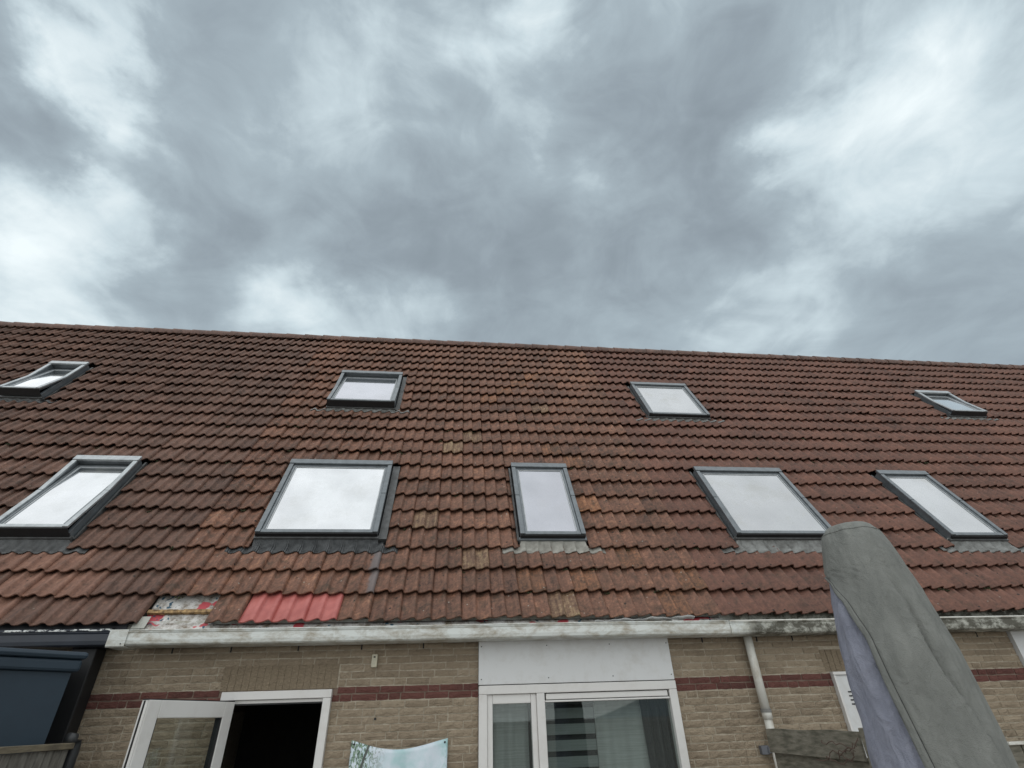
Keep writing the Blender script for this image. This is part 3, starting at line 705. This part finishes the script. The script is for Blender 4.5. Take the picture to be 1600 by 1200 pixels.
# ------------------------------------------------------------------ interior of centre house
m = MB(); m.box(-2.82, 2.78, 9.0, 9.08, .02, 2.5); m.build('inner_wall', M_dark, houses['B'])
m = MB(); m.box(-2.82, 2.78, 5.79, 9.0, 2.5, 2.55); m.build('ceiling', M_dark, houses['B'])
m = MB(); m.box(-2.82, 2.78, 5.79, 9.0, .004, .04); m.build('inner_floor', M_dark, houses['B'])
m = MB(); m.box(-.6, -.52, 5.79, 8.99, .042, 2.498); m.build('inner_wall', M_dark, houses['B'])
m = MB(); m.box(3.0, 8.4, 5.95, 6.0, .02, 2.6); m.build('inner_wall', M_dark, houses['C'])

# ------------------------------------------------------------------ door of the centre house, standing open
HB = houses['B']
D = link('door', None, (-1.52, WY, 0), HB); D['label'] = 'open white glazed back door with dark room behind'
fy0, fy1 = 5.622, 5.74
m = MB(); m.box(-2.0, -1.93, fy0, fy1, 0, 2.108); m.build('door_frame_post', M_white, D, bevel=.004)
m = MB(); m.box(-1.11, -1.04, fy0, fy1, 0, 2.108); m.build('door_frame_post', M_white, D, bevel=.004)
m = MB(); m.box(-2.0, -1.04, fy0, fy1, 2.110, 2.176); m.build('door_frame_head', M_white, D, bevel=.004)
m = MB(); m.box(-1.928, -1.112, fy0 + .03, fy1 - .02, 2.082, 2.108); m.build('door_rebate', M_white, D, bevel=.003)
m = MB(); m.box(-1.926, -1.114, fy0 + .028, fy0 + .034, 2.070, 2.081); m.build('door_seal', M_gask, D)
hx, hy = -1.885, 5.60; ex_, ey_ = -2.20, 4.72
du = Vector((ex_ - hx, ey_ - hy, 0)); LW = du.length; du.normalize(); dw = Vector((-du.y, du.x, 0))
if dw.x < 0: dw = -dw
def dbox(mb, u0, u1, t0, t1, z0, z1):
    P = lambda u, t, z: Vector((hx, hy, 0)) + du * u + dw * t + Vector((0, 0, z))
    mb.pts8([P(u0, t0, z0), P(u1, t0, z0), P(u1, t1, z0), P(u0, t1, z0), P(u0, t0, z1), P(u1, t0, z1), P(u1, t1, z1), P(u0, t1, z1)]); return mb
zt = 2.097
for u0, u1 in ((0, .115), (LW - .115, LW)):
    dbox(MB(), u0, u1, -.034, .034, .03, zt).build('leaf_stile', M_white, D, bevel=.005)
dbox(MB(), .116, LW - .116, -.034, .034, zt - .115, zt).build('leaf_rail', M_white, D, bevel=.005)
dbox(MB(), .116, LW - .116, -.034, .034, .03, .95).build('leaf_panel', M_white, D, bevel=.005)
for q in ((.117, .127), (LW - .127, LW - .117)):
    dbox(MB(), *q, -.03, .026, .96, zt - .117).build('glazing_gasket', M_gask, D)
dbox(MB(), .128, LW - .128, -.006, .006, .951, zt - .117).build('pane', M_glass, D)
dbox(MB(), .0, LW + .004, -.030, .030, zt + .001, zt + .007).build('leaf_top_seal', M_gask, D)
dbox(MB(), LW + .001, LW + .006, -.012, .0, .03, zt - .005).build('lock_strip', M_gask, D)
dbox(MB(), LW + .001, LW + .010, .010, .030, .03, zt - .003).build('leaf_edge_lip', M_white, D)
for z in (1.85, 1.0, .3):
    m = MB(); m.tube([(-1.905, 5.606, z), (-1.905, 5.606, z + .1)], .011, 10); m.build('hinge', M_white, D)
m = MB(); dbox(m, LW - .075, LW - .045, .034, .075, 1.03, 1.055); dbox(m, LW - .16, LW - .045, .062, .078, 1.03, 1.055); m.build('door_handle', M_chrome, D, bevel=.004)

# ------------------------------------------------------------------ window of the centre house
Wn = link('window', None, (1.27, WY, .5), HB); Wn['label'] = 'wide white window with narrow casement under the pale panel'
y0, y1 = 5.625, 5.74
def wb(name, x0, x1, z0, z1, ya=y0, yb=y1, mat=M_white, bev=.005): 
    m = MB(); m.box(x0, x1, ya, yb, z0, z1); return m.build(name, mat, Wn, bevel=bev)
wb('frame_head', .306, 2.242, 2.095, 2.168)
wb('frame_post', .306, .385, .58, 2.094); wb('frame_post', 2.163, 2.242, .58, 2.094); wb('mullion', .852, .930, .58, 2.094)
wb('window_sill', .306, 2.242, .50, .579, y0 - .05)
for x0_, x1_ in ((.386, .436), (.800, .851)): wb('casement_stile', x0_, x1_, .581, 2.093, y0 + .022, y1 - .02)
wb('casement_rail', .437, .799, 2.018, 2.093, y0 + .022, y1 - .02); wb('casement_rail', .437, .799, .581, .66, y0 + .022, y1 - .02)
wb('pane', .437, .799, .661, 2.017, y0 + .055, y0 + .063, M_glass, 0)
wb('pane', .931, 2.162, .581, 2.016, y0 + .055, y0 + .063, M_glass, 0)
wb('vent_strip', .945, 2.148, 2.040, 2.088, y0 + .015, y0 + .06); wb('vent_strip', .932, 2.160, 2.018, 2.034, y0 + .008, y0 + .053); wb('vent_shadow_gap', .94, 2.15, 2.0345, 2.0395, y0 + .03, y0 + .055, M_gask, 0)
m = MB(); m.box(.304, 2.240, 5.632, 5.69, 2.175, 2.72); pn = m.build('cover_panel', M_panel, HB, bevel=.003)
for x in (.33, .98, 1.62, 2.215):
    for z in (2.22, 2.50):
        m = MB(); m.tube([(x, 5.6295, z), (x, 5.6325, z)], .0055, 8); m.build('screw', M_steel, pn)
m = MB(); m.box(.312, 2.236, 5.66, 5.70, 2.168, 2.1745); m.build('panel_joint', M_gask, HB)
# the same on the right-hand house
HC = houses['C']
m = MB(); m.box(6.195, 8.125, 5.632, 5.69, 2.175, 2.72); m.build('cover_panel', M_panel, HC, bevel=.003)
W2 = link('window', None, (7.16, WY, .5), HC)
for n_, a, b, c_, d_ in (('frame_head', 6.195, 8.125, 2.095, 2.168), ('frame_post', 6.195, 6.275, .58, 2.094), ('frame_post', 8.045, 8.125, .58, 2.094), ('window_sill', 6.195, 8.125, .5, .579)):
    m = MB(); m.box(a, b, y0, y1, c_, d_); m.build(n_, M_white, W2, bevel=.005)
m = MB(); m.box(6.276, 8.044, y0 + .055, y0 + .063, .58, 2.094); m.build('pane', M_glass, W2)
D2 = link('door', None, (4.4, WY, 0), HC)
for a, b in ((3.932, 3.955), (4.855, 4.878)):
    m = MB(); m.box(a, b, 5.628, 5.74, 0, 2.172); m.build('door_frame_post', M_white, D2, bevel=.004)
m = MB(); m.box(3.932, 4.878, 5.628, 5.74, 2.174, 2.203); m.build('door_frame_head', M_white, D2, bevel=.004)
m = MB(); m.box(3.957, 4.853, 5.645, 5.70, .02, 2.172); m.build('leaf', M_panel, D2, bevel=.004)
for k in range(4):
    z = 2.03 - k * .035; m = MB(); m.box(4.04, 4.42, 5.641, 5.6445, z - .012, z); m.build('vent_slot', M_gask, D2)

# ------------------------------------------------------------------ blinds and curtains behind the glass
def cloth_mat(name, c, c2, trans=.0):
    m, t, b = new_mat(name); p = pos(t)
    f = noise(t, vscale(t, p, (1, 1, 40)), 3, 4); t.links.new(ramp(t, f, [(.35, c2), (.65, c)]), b.inputs['Base Color']); b.inputs['Roughness'].default_value = .95; return m
M_net = cloth_mat('net_curtain_pale', (.40, .42, .405), (.31, .325, .315)); M_drape = cloth_mat('drape_charcoal', (.035, .038, .04), (.02, .022, .024)); M_slat = cloth_mat('blind_slat_grey', (.20, .22, .215), (.16, .18, .172))
def curtain(name, x0, x1, y, mat, amp, per, label, slant=0.0):
    m = MB(); rows = []
    for z in (.6, 1.0, 1.4, 1.7, 2.0, 2.12):
        k = (2.12 - z) / 1.5
        rows.append([Vector((x0 + (x1 - x0) * i / 90 + slant * k * (1 - i / 90), y + amp * math.sin((x0 + (x1 - x0) * i / 90) / per * 6.283 + .6 * math.sin(z * 2)), z)) for i in range(91)])
    m.grid(rows); o = m.build(name, mat, None, None, True); s = o.modifiers.new('thick', 'SOLIDIFY'); s.thickness = .003
    return tag(o, label, 'curtain')
curtain('curtain', 1.46, 1.98, 5.90, M_net, .012, .16, 'pale net curtain hanging behind the wide window pane', 0)
curtain('curtain', .40, .80, 5.90, M_net, .014, .13, 'pale net curtain behind the narrow casement window')
curtain('curtain', 1.93, 2.17, 5.86, M_drape, .03, .10, 'dark drape at the right side of the wide window', .05)
bl = empty('window_blind', (1.18, 5.84, .6), 'day and night blind with dark stripes behind the left of the wide pane', 'blind')
for k in range(11):
    z = 1.97 - k * .128; m = MB(); m.box(.945, 1.44, 5.838, 5.842, z - .085, z); m.build('blind_slat', M_slat, bl)
m = MB(); m.box(.94, 1.445, 5.80, 5.86, 2.0, 2.06); m.build('blind_cassette', M_drape, bl)
m = MB(); m.box(.945, 1.44, 5.875, 5.88, .6, 1.98); m.build('blind_rear_layer', M_drape, bl)

# ------------------------------------------------------------------ downpipe
dp = link('downpipe', None, (3.09, 5.60, 0), HC); dp['label'] = 'weathered white downpipe beside the wooden fence'
m = MB(); m.tube([(3.09, 5.60, 2.55), (3.09, 5.60, 1.90)], .042, 20); m.build('pipe_upper', M_pipe, dp, None, True)
m = MB(); m.tube([(3.09, 5.60, 1.90), (3.09, 5.60, 1.82)], .046, 20); m.tube([(3.088, 5.60, 1.82), (3.088, 5.60, 0)], .039, 20); m.build('pipe_lower', M_pipe, dp, None, True)
m = MB(); m.tube([(3.09, 5.60, 1.905), (3.09, 5.60, 1.875)], .050, 20); m.box(3.08, 3.10, 5.64, 5.669, 1.88, 1.90); m.build('pipe_clamp', M_clamp, dp)
m = MB(); m.box(2.96, 3.035, 5.615, 5.665, 1.545, 1.615); m.box(3.02, 3.07, 5.60, 5.66, 1.555, 1.605); o = m.build('wall_bracket', simple('bracket_grey', (.12, .125, .14), .5), None, bevel=.004)
tag(o, 'small grey bracket on the bricks beside the downpipe foot', 'bracket')

dq = link('downpipe', None, (-3.2, 5.58, 0), houses['A']); dq['label'] = 'near-black upright box against the wall beside the navy shed'
m = MB(); m.box(-3.32, -3.11, 5.50, 5.66, 0, 2.54); m.build('black_casing', M_gask, dq, bevel=.01)  # plain near-black box from the ground up to the gutter
# ------------------------------------------------------------------ sensor and nails
sn = empty('wall_sensor', (-.688, 5.66, 2.36), 'small cream sensor box on the bricks below the gutter', 'sensor')
m = MB(); m.box(-.715, -.662, 5.635, 5.668, 2.345, 2.455); m.build('housing', M_cream, sn, bevel=.004)
m = MB(); m.box(-.698, -.680, 5.6325, 5.6345, 2.425, 2.438); m.build('sensor_eye', M_gask, sn)
m = MB(); m.tube([(-.63, 5.64, 1.935), (-.63, 5.669, 1.935)], .010, 8); tag(m.build('wall_bolt', M_gask, None), 'dark bolt end in the bricks above the banner', 'bolt')

# ------------------------------------------------------------------ banner
def banner_mat():
    m, t, b = new_mat('beach_banner_print'); p = pos(t)
    sp = N(t, 'ShaderNodeSeparateXYZ'); t.links.new(p, sp.inputs[0])
    n1 = noise(t, p, 6, 5); base = ramp(t, n1, [(.35, (.42, .60, .62)), (.55, (.62, .70, .76)), (.75, (.70, .74, .80))])
    lx = math_node(t, 'SUBTRACT', -.50, sp.outputs[0]); rx_ = math_node(t, 'SUBTRACT', sp.outputs[0], -.06)
    lz = math_node(t, 'MULTIPLY', math_node(t, 'SUBTRACT', 1.66, sp.outputs[2]), .9)
    reg = math_node(t, 'MULTIPLY', lx, 6.0); 
    w = noise(t, vscale(t, p, (1, 1, .55)), 42, 4, .6, 1.2)
    leaf = math_node(t, 'MULTIPLY', ramp(t, w, [(.47, (0, 0, 0)), (.53, (1, 1, 1))]), math_node(t, 'ADD', reg, 0, clamp=True))
    c = mixc(t, leaf, base, ramp(t, noise(t, p, 60, 3), [(.35, (.05, .09, .06)), (.55, (.16, .25, .17)), (.75, (.45, .55, .42))]))
    reg2 = math_node(t, 'ADD', math_node(t, 'MULTIPLY', rx_, 9.0), 0, clamp=True)
    c = mixc(t, math_node(t, 'MULTIPLY', math_node(t, 'MULTIPLY', ramp(t, w, [(.45, (0, 0, 0)), (.55, (1, 1, 1))]), reg2), .6), c, (.25, .45, .42))
    tr = math_node(t, 'ABSOLUTE', math_node(t, 'SUBTRACT', math_node(t, 'ADD', sp.outputs[0], .745), math_node(t, 'MULTIPLY', math_node(t, 'POWER', math_node(t, 'MAXIMUM', math_node(t, 'SUBTRACT', sp.outputs[2], 1.3), 0), 2.0), .45)))
    c = mixc(t, math_node(t, 'LESS_THAN', tr, .011), c, (.07, .08, .07))
    t.links.new(c, b.inputs['Base Color']); b.inputs['Roughness'].default_value = .45; return m
bn = empty('beach_banner', (-.39, 5.64, .9), 'printed vinyl beach banner sagging between two corner nails on the wall', 'banner')
def bpt(u, v):
    x = -.815 + .845 * u; top = 1.782 - .012 * u - .075 * 4 * u * (1 - u) * (.6 + .4 * math.cos((u - .42) * 3)) ; z = top * (1 - v) + .95 * v
    return Vector((x, 5.648 - .012 * math.sin(u * 9 + v * 2) * (.4 + v) - .008 * math.sin(u * 3.14) + .006 * math.sin(u * 21 + v * 9), z))
m = MB(); m.grid([[bpt(i / 40, j / 24) for i in range(41)] for j in range(25)]); o = m.build('vinyl_sheet', banner_mat(), bn, None, True); s = o.modifiers.new('thick', 'SOLIDIFY'); s.thickness = .0015
for u in (.03, .97):
    q = bpt(u, .03); m = MB(); m.tube([(q.x, q.y - .006, q.z), (q.x, 5.668, q.z)], .009, 10); m.build('grommet', M_gask, bn)

# ------------------------------------------------------------------ fence on the right border
F = empty('garden_fence', (2.86, 4.6, 0), 'weathered lapped board fence with end post below the downpipe', 'fence')
for k in range(11):
    z1 = 1.755 - k * .155; z0 = z1 - .17
    m = MB(); n = 10
    for i in range(n):
        ya, yb = 4.02 + (5.24 - 4.02) * i / n, 4.02 + (5.24 - 4.02) * (i + 1) / n
        ja, jb = .004 * math.sin(ya * 9 + k), .004 * math.sin(yb * 9 + k)
        xo = 2.842 if k % 2 == 0 else 2.872
        m.pts8([(xo - .008, ya, z0), (xo + .012, ya, z0), (xo + .012, yb, z0), (xo - .008, yb, z0), (xo, ya, z1 + ja), (xo + .02, ya, z1 + ja), (xo + .02, yb, z1 + jb), (xo, yb, z1 + jb)])
    m.build('board', M_wood, F)
for y in (3.94,):
    m = MB(); m.box(2.825, 2.895, y - .035, y + .035, 0, 1.775 if y < 4.5 else 1.72); m.build('post', M_wood, F, bevel=.006)
# dry vine on the fence post
m = MB()
for k in range(5):
    p = Vector((2.80, 3.98 + .03 * k, 1.70 - .03 * k)); pts = [p]
    for i in range(12):
        p = p + Vector((random.uniform(-.012, .010), random.uniform(-.005, .05), random.uniform(-.035, .022))); pts.append(p)
    m.tube(pts, .0035, 5)
o = m.build('dry_vine', simple('vine_brown', (.10, .065, .05), .9), None); tag(o, 'thin brown dry vine hanging on the fence post', 'vine')
# fence at the right edge
F2 = empty('garden_fence', (6.2, 5.3, 0), 'weathered fence with pale cap below the bricks at the right edge', 'fence')
m = MB(); m.box(5.35, 8.2, 5.42, 5.50, 1.545, 1.570); m.build('cap', M_pipe, F2, bevel=.004)
for k in range(20):
    m = MB(); x = 5.36 + k * .142; m.box(x, x + .125, 5.45, 5.475, 0, 1.54); m.build('board', M_wood, F2)

# ------------------------------------------------------------------ navy shed and fence on the left border
SH = empty('garden_shed', (-3.6, 5.05, 0), 'dark navy garden shed with projecting roof edge behind the left fence', 'shed')
c0 = Vector((-2.925, 5.03, 0)); d1 = Vector((-.66, -.75, 0)).normalized(); d2 = Vector((-.75, .66, 0)).normalized()
def shbox(u0, u1, w0, w1, z0, z1):
    P = lambda u, w, z: c0 + d1 * u + d2 * w + Vector((0, 0, z))
    m = MB(); m.pts8([P(u0, w0, z0), P(u0, w1, z0), P(u1, w1, z0), P(u1, w0, z0), P(u0, w0, z1), P(u0, w1, z1), P(u1, w1, z1), P(u1, w0, z1)]); return m
shbox(.03, 1.98, .03, .70, .0, 2.312).build('shed_body', M_navy, SH)
shbox(-.01, 2.05, -.01, .72, 2.315, 2.40).build('roof_fascia', M_navy, SH, bevel=.02)
shbox(-.03, 2.07, -.03, .74, 2.402, 2.455).build('roof_edge', M_navy, SH, bevel=.024)
F3 = empty('garden_fence', (-2.87, 4.7, 0), 'low vertical board fence with wooden top rail in front of the navy shed', 'fence')
m = MB(); m.box(-2.905, -2.845, 3.2, 5.20, 1.805, 1.845); m.build('top_rail', M_rail, F3, bevel=.004)
for k in range(22):
    y = 3.22 + k * .09; m = MB(); m.box(-2.886, -2.868, y, y + .072, 0, 1.802); m.build('board', M_woodg, F3)
m = MB(); m.tube([(-2.86, 5.24, 0), (-2.86, 5.24, 1.80), (-2.862, 5.23, 1.845), (-2.87, 5.20, 1.872), (-2.885, 5.15, 1.875)], .038, 14); m.build('steel_post', M_steel, F3, None, True)
m = MB(); m.tube([(-2.83, 5.20, 1.67), (-2.79, 5.10, 1.665), (-2.78, 5.075, 1.664)], [.018, .026, .018], 12); m.build('post_knob', M_chrome, F3, None, True)

# ------------------------------------------------------------------ covered parasol
PX, PY = 1.865, 2.222
U = empty('covered_parasol', (PX, PY, 0), 'closed parasol in a grey cover with its zip open on lavender fabric', 'parasol')
vdir = Vector((PX, PY, 0)).normalized(); fr_ = -vdir; rt = Vector((vdir.y, -vdir.x, 0))
RZ = [(2.622, .02), (2.618, .078), (2.602, .100), (2.57, .120), (2.52, .138), (2.45, .154), (2.38, .165), (2.23, .191), (2.07, .213), (1.97, .219), (1.88, .222), (1.76, .227), (1.69, .230), (1.2, .235), (.8, .225), (.6, .215)]
def rad(z):
    for (za, ra), (zb, rb) in zip(RZ, RZ[1:]):
        if zb <= z <= za: return ra + (rb - ra) * (za - z) / (za - zb)
    return RZ[-1][1]
EDGE = [(2.42, 92), (2.37, 60), (2.27, 38), (2.13, 24), (1.9, 17), (1.7, 11), (1.2, 4), (.6, 0)]
def edge(z):
    if z >= EDGE[0][0]: return 100.
    for (za, a), (zb, b) in zip(EDGE, EDGE[1:]):
        if zb <= z <= za: return a + (b - a) * (za - z) / (za - zb)
    return 8.
def pp(z, ang, r):   # ang: degrees, 0 = towards the photo's camera, positive = left
    a = R(ang); return Vector((PX, PY, z)) + fr_ * (math.cos(a) * r) - rt * (math.sin(a) * r)
zs = [2.622, 2.619, 2.614, 2.605, 2.59, 2.57, 2.545, 2.52, 2.48, 2.45, 2.42, 2.40] + [2.40 - 1.8 * i / 60 for i in range(1, 61)]
def fold(z, ang):
    k = min(1, max(0, (2.6 - z) / .5)); a = ang
    # one deep pleat running down the right-hand side, softer ones elsewhere
    PCS = [(2.7, -20), (2.4, -24), (2.2, -30), (2.0, -33), (1.7, -48), (1.2, -60), (.5, -66)]
    pc = -66
    for (za, pa), (zb, pb) in zip(PCS, PCS[1:]):
        if zb <= z <= za: pc = pa + (pb - pa) * (za - z) / (za - zb)
    pc += 2.5 * math.sin(z * 13); d = a - pc
    pl = (.10 * math.exp(-d / 24.) if d > 0 else -.17 * math.exp(d / 8.)) if abs(d) < 70 else 0
    pl *= min(1, max(0, (2.46 - z) / .25))
    pc2 = 8 + 10 * math.sin(z * 3); pl += -.030 * math.exp(-((a - pc2) / 5.) ** 2) * k
    pc3 = -72 - 6 * math.sin(z * 4); pl += -.05 * math.exp(-((a - pc3) / 5.) ** 2) * k
    q = R(a) + .10 * math.sin(z * 2.3) + .05 * math.sin(z * 6.1)
    w = .045 * (1 - abs(math.sin(q * 3.5 + .4))) ** 2.5 - .040 * (1 - abs(math.sin(q * 4.5 + z * .8))) ** 4 + .014 * math.sin(q * 8 - z * 2.2)
    # slack creases slanting down from the tie near the top
    w += .024 * (1 - abs(math.sin((z * 9 + R(a) * 2.6) * 1.3))) ** 2 * math.exp(-((z - 2.35) / .16) ** 2) + .009 * math.sin(z * 17 - R(a) * 5 + 2 * math.sin(z * 5)) + .006 * math.sin(z * 31 + R(a) * 8 + 3 * math.sin(R(a) * 3 + z * 4))
    tp = .055 * math.sin(R(a) * 7 + 1.4 * math.sin(R(a) * 3)) * math.exp(-((z - 2.565) / .035) ** 2)
    return 1 + pl * k + w * min(1, max(.25, k)) + tp
m = MB(); n = 150; rows = []
for z in zs:
    e = edge(z); row = []
    for i in range(n + 1):
        a0_, a1_ = e, -(360 - 128)
        a = a0_ + (a1_ - a0_) * i / n
        r = rad(z) * fold(z, a)
        if i < 4 and z < 2.4: r *= 1.018 + .006 * math.sin(z * 60)
        row.append(pp(z, a, r))
    rows.append(row)
m.grid(rows); b = len(m.v); m.v.append(Vector((PX, PY, 2.624)))
for i in range(n): m.f.append((i + 1, i, b))
def fabric(name, c, c2, weave=900, wr=.22):
    mt, t, bb = new_mat(name); p = pos(t)
    f = noise(t, p, 7, 8, .7, .4); f2 = noise(t, vscale(t, p, (1, 1, .25)), 26, 5, .6)
    cc = ramp(t, math_node(t, 'ADD', math_node(t, 'MULTIPLY', f, .6), math_node(t, 'MULTIPLY', f2, .4)), [(.36, c2), (.62, c)])
    t.links.new(cc, bb.inputs['Base Color']); bb.inputs['Roughness'].default_value = .85; bb.inputs['Specular IOR Level'].default_value = .2
    rdg = math_node(t, 'ABSOLUTE', math_node(t, 'SUBTRACT', noise(t, vscale(t, p, (1, 1, .32)), 8, 3, .5, 1.2), .5))
    rd2 = math_node(t, 'ABSOLUTE', math_node(t, 'SUBTRACT', noise(t, vscale(t, p, (1, 1, .7)), 19, 2, .4, .8), .5))
    h = math_node(t, 'ADD', math_node(t, 'MULTIPLY', math_node(t, 'ADD', rdg, math_node(t, 'MULTIPLY', rd2, .45)), wr * -2.6), math_node(t, 'MULTIPLY', noise(t, p, 300, 2), .10))
    bump(t, bb, h, 1.0, .04); return mt
M_cover = fabric('cover_grey', (.235, .240, .222), (.170, .175, .162)); M_canopy = fabric('canopy_lavender', (.29, .30, .36), (.205, .215, .265), wr=.36)
o = m.build('cover', M_cover, U, (PX, PY, .6), True); s = o.modifiers.new('thick', 'SOLIDIFY'); s.thickness = .003; s.offset = -1
# stitched hem along the open edge
m = MB(); hz = [2.40 - 1.8 * i / 90 for i in range(91)]
m.grid([[pp(z, edge(z) - q, rad(z) * 1.022 * fold(z, edge(z) - q)) + (fr_ - rt) * .0015 for q in (0, 2.2, 4.5, 6.8)] for z in hz]); hem = m.build('hem', M_cover, o, None, True)
sd2 = hem.modifiers.new('thick', 'SOLIDIFY'); sd2.thickness = .003
m = MB(); m.tube([pp(z, edge(z) - 7.0, rad(z) * 1.02 * fold(z, edge(z) - 7) + .001) for z in hz], .0010, 5); m.build('seam', M_gask, o)
m = MB(); m.tube([pp(2.578, a, rad(2.578) * fold(2.578, a) + .001) for a in range(0, 361, 3)], .0022, 5); m.build('top_seam', M_cover, o)
# folded canopy inside
rows = []
for i in range(70):
    z = 2.46 - 1.86 * i / 69
    rows.append([pp(z, a, rad(z) * ((.965 if edge(z) + 6 < a < 122 else .895) + .025 * math.sin(R(a) * 6 + z * 4) + .02 * math.sin(R(a) * 13 - z * 7) + .012 * math.sin(z * 30 + R(a) * 4)) * (1 if z < 2.3 else .9 + .1 * (2.46 - z) / .16)) for a in [360 * k / 90 for k in range(90)]])
m = MB(); m.grid(rows, True); m.build('folded_canopy', M_canopy, U, (PX, PY, .6), True)
m = MB(); m.tube([(PX, PY, .05), (PX, PY, 2.5)], .024, 14); m.build('pole', M_steel, U, None, True)
m = MB(); m.box(PX - .4, PX + .4, PY - .4, PY + .4, .004, .06); m.build('base_slab', M_clamp, U, bevel=.01)

# ------------------------------------------------------------------ moss clumps in the tile laps
M_moss = simple('moss', (.055, .062, .022), .95, (.020, .020, .010), 60, .6)
for hk, spots in (('A', 26), ('B', 60), ('C', 55)):
    i = HK.index(hk); m = MB(); rnd = random.Random(i)
    for k in range(spots):
        r = rnd.randint(0, 12); x = BOUNDS[i] + rnd.uniform(.1, 5.6); s_ = S0 + r * GA + .01 - rnd.random() * .015
        if any(w['x'][0] - .1 < x < w['x'][1] + .1 and w['s'][0] - .25 < s_ < w['s'][1] + .1 for w in WINS): continue
        if hk == 'B' and r == 0 or r == 0: continue
        t = (x - X0) % TW
        base = RP(x, s_ - .012, top_n(t, GA - .01) + .004)
        for q in range(rnd.randint(3, 8)):
            c = base + Vector((rnd.gauss(0, .022), rnd.gauss(0, .006), rnd.gauss(0, .006))); rd = rnd.uniform(.005, .013)
            rows = [[c + Vector((math.cos(a) * math.cos(e), math.sin(a) * math.cos(e), math.sin(e))) * rd * rnd.uniform(.75, 1.2) for a in (0, 1.05, 2.1, 3.15, 4.2, 5.25)] for e in (-1.2, -.3, .5, 1.25)]
            m.grid(rows, True)
    m.build('moss', M_moss, roofs[hk], kind='stuff', smooth=True)
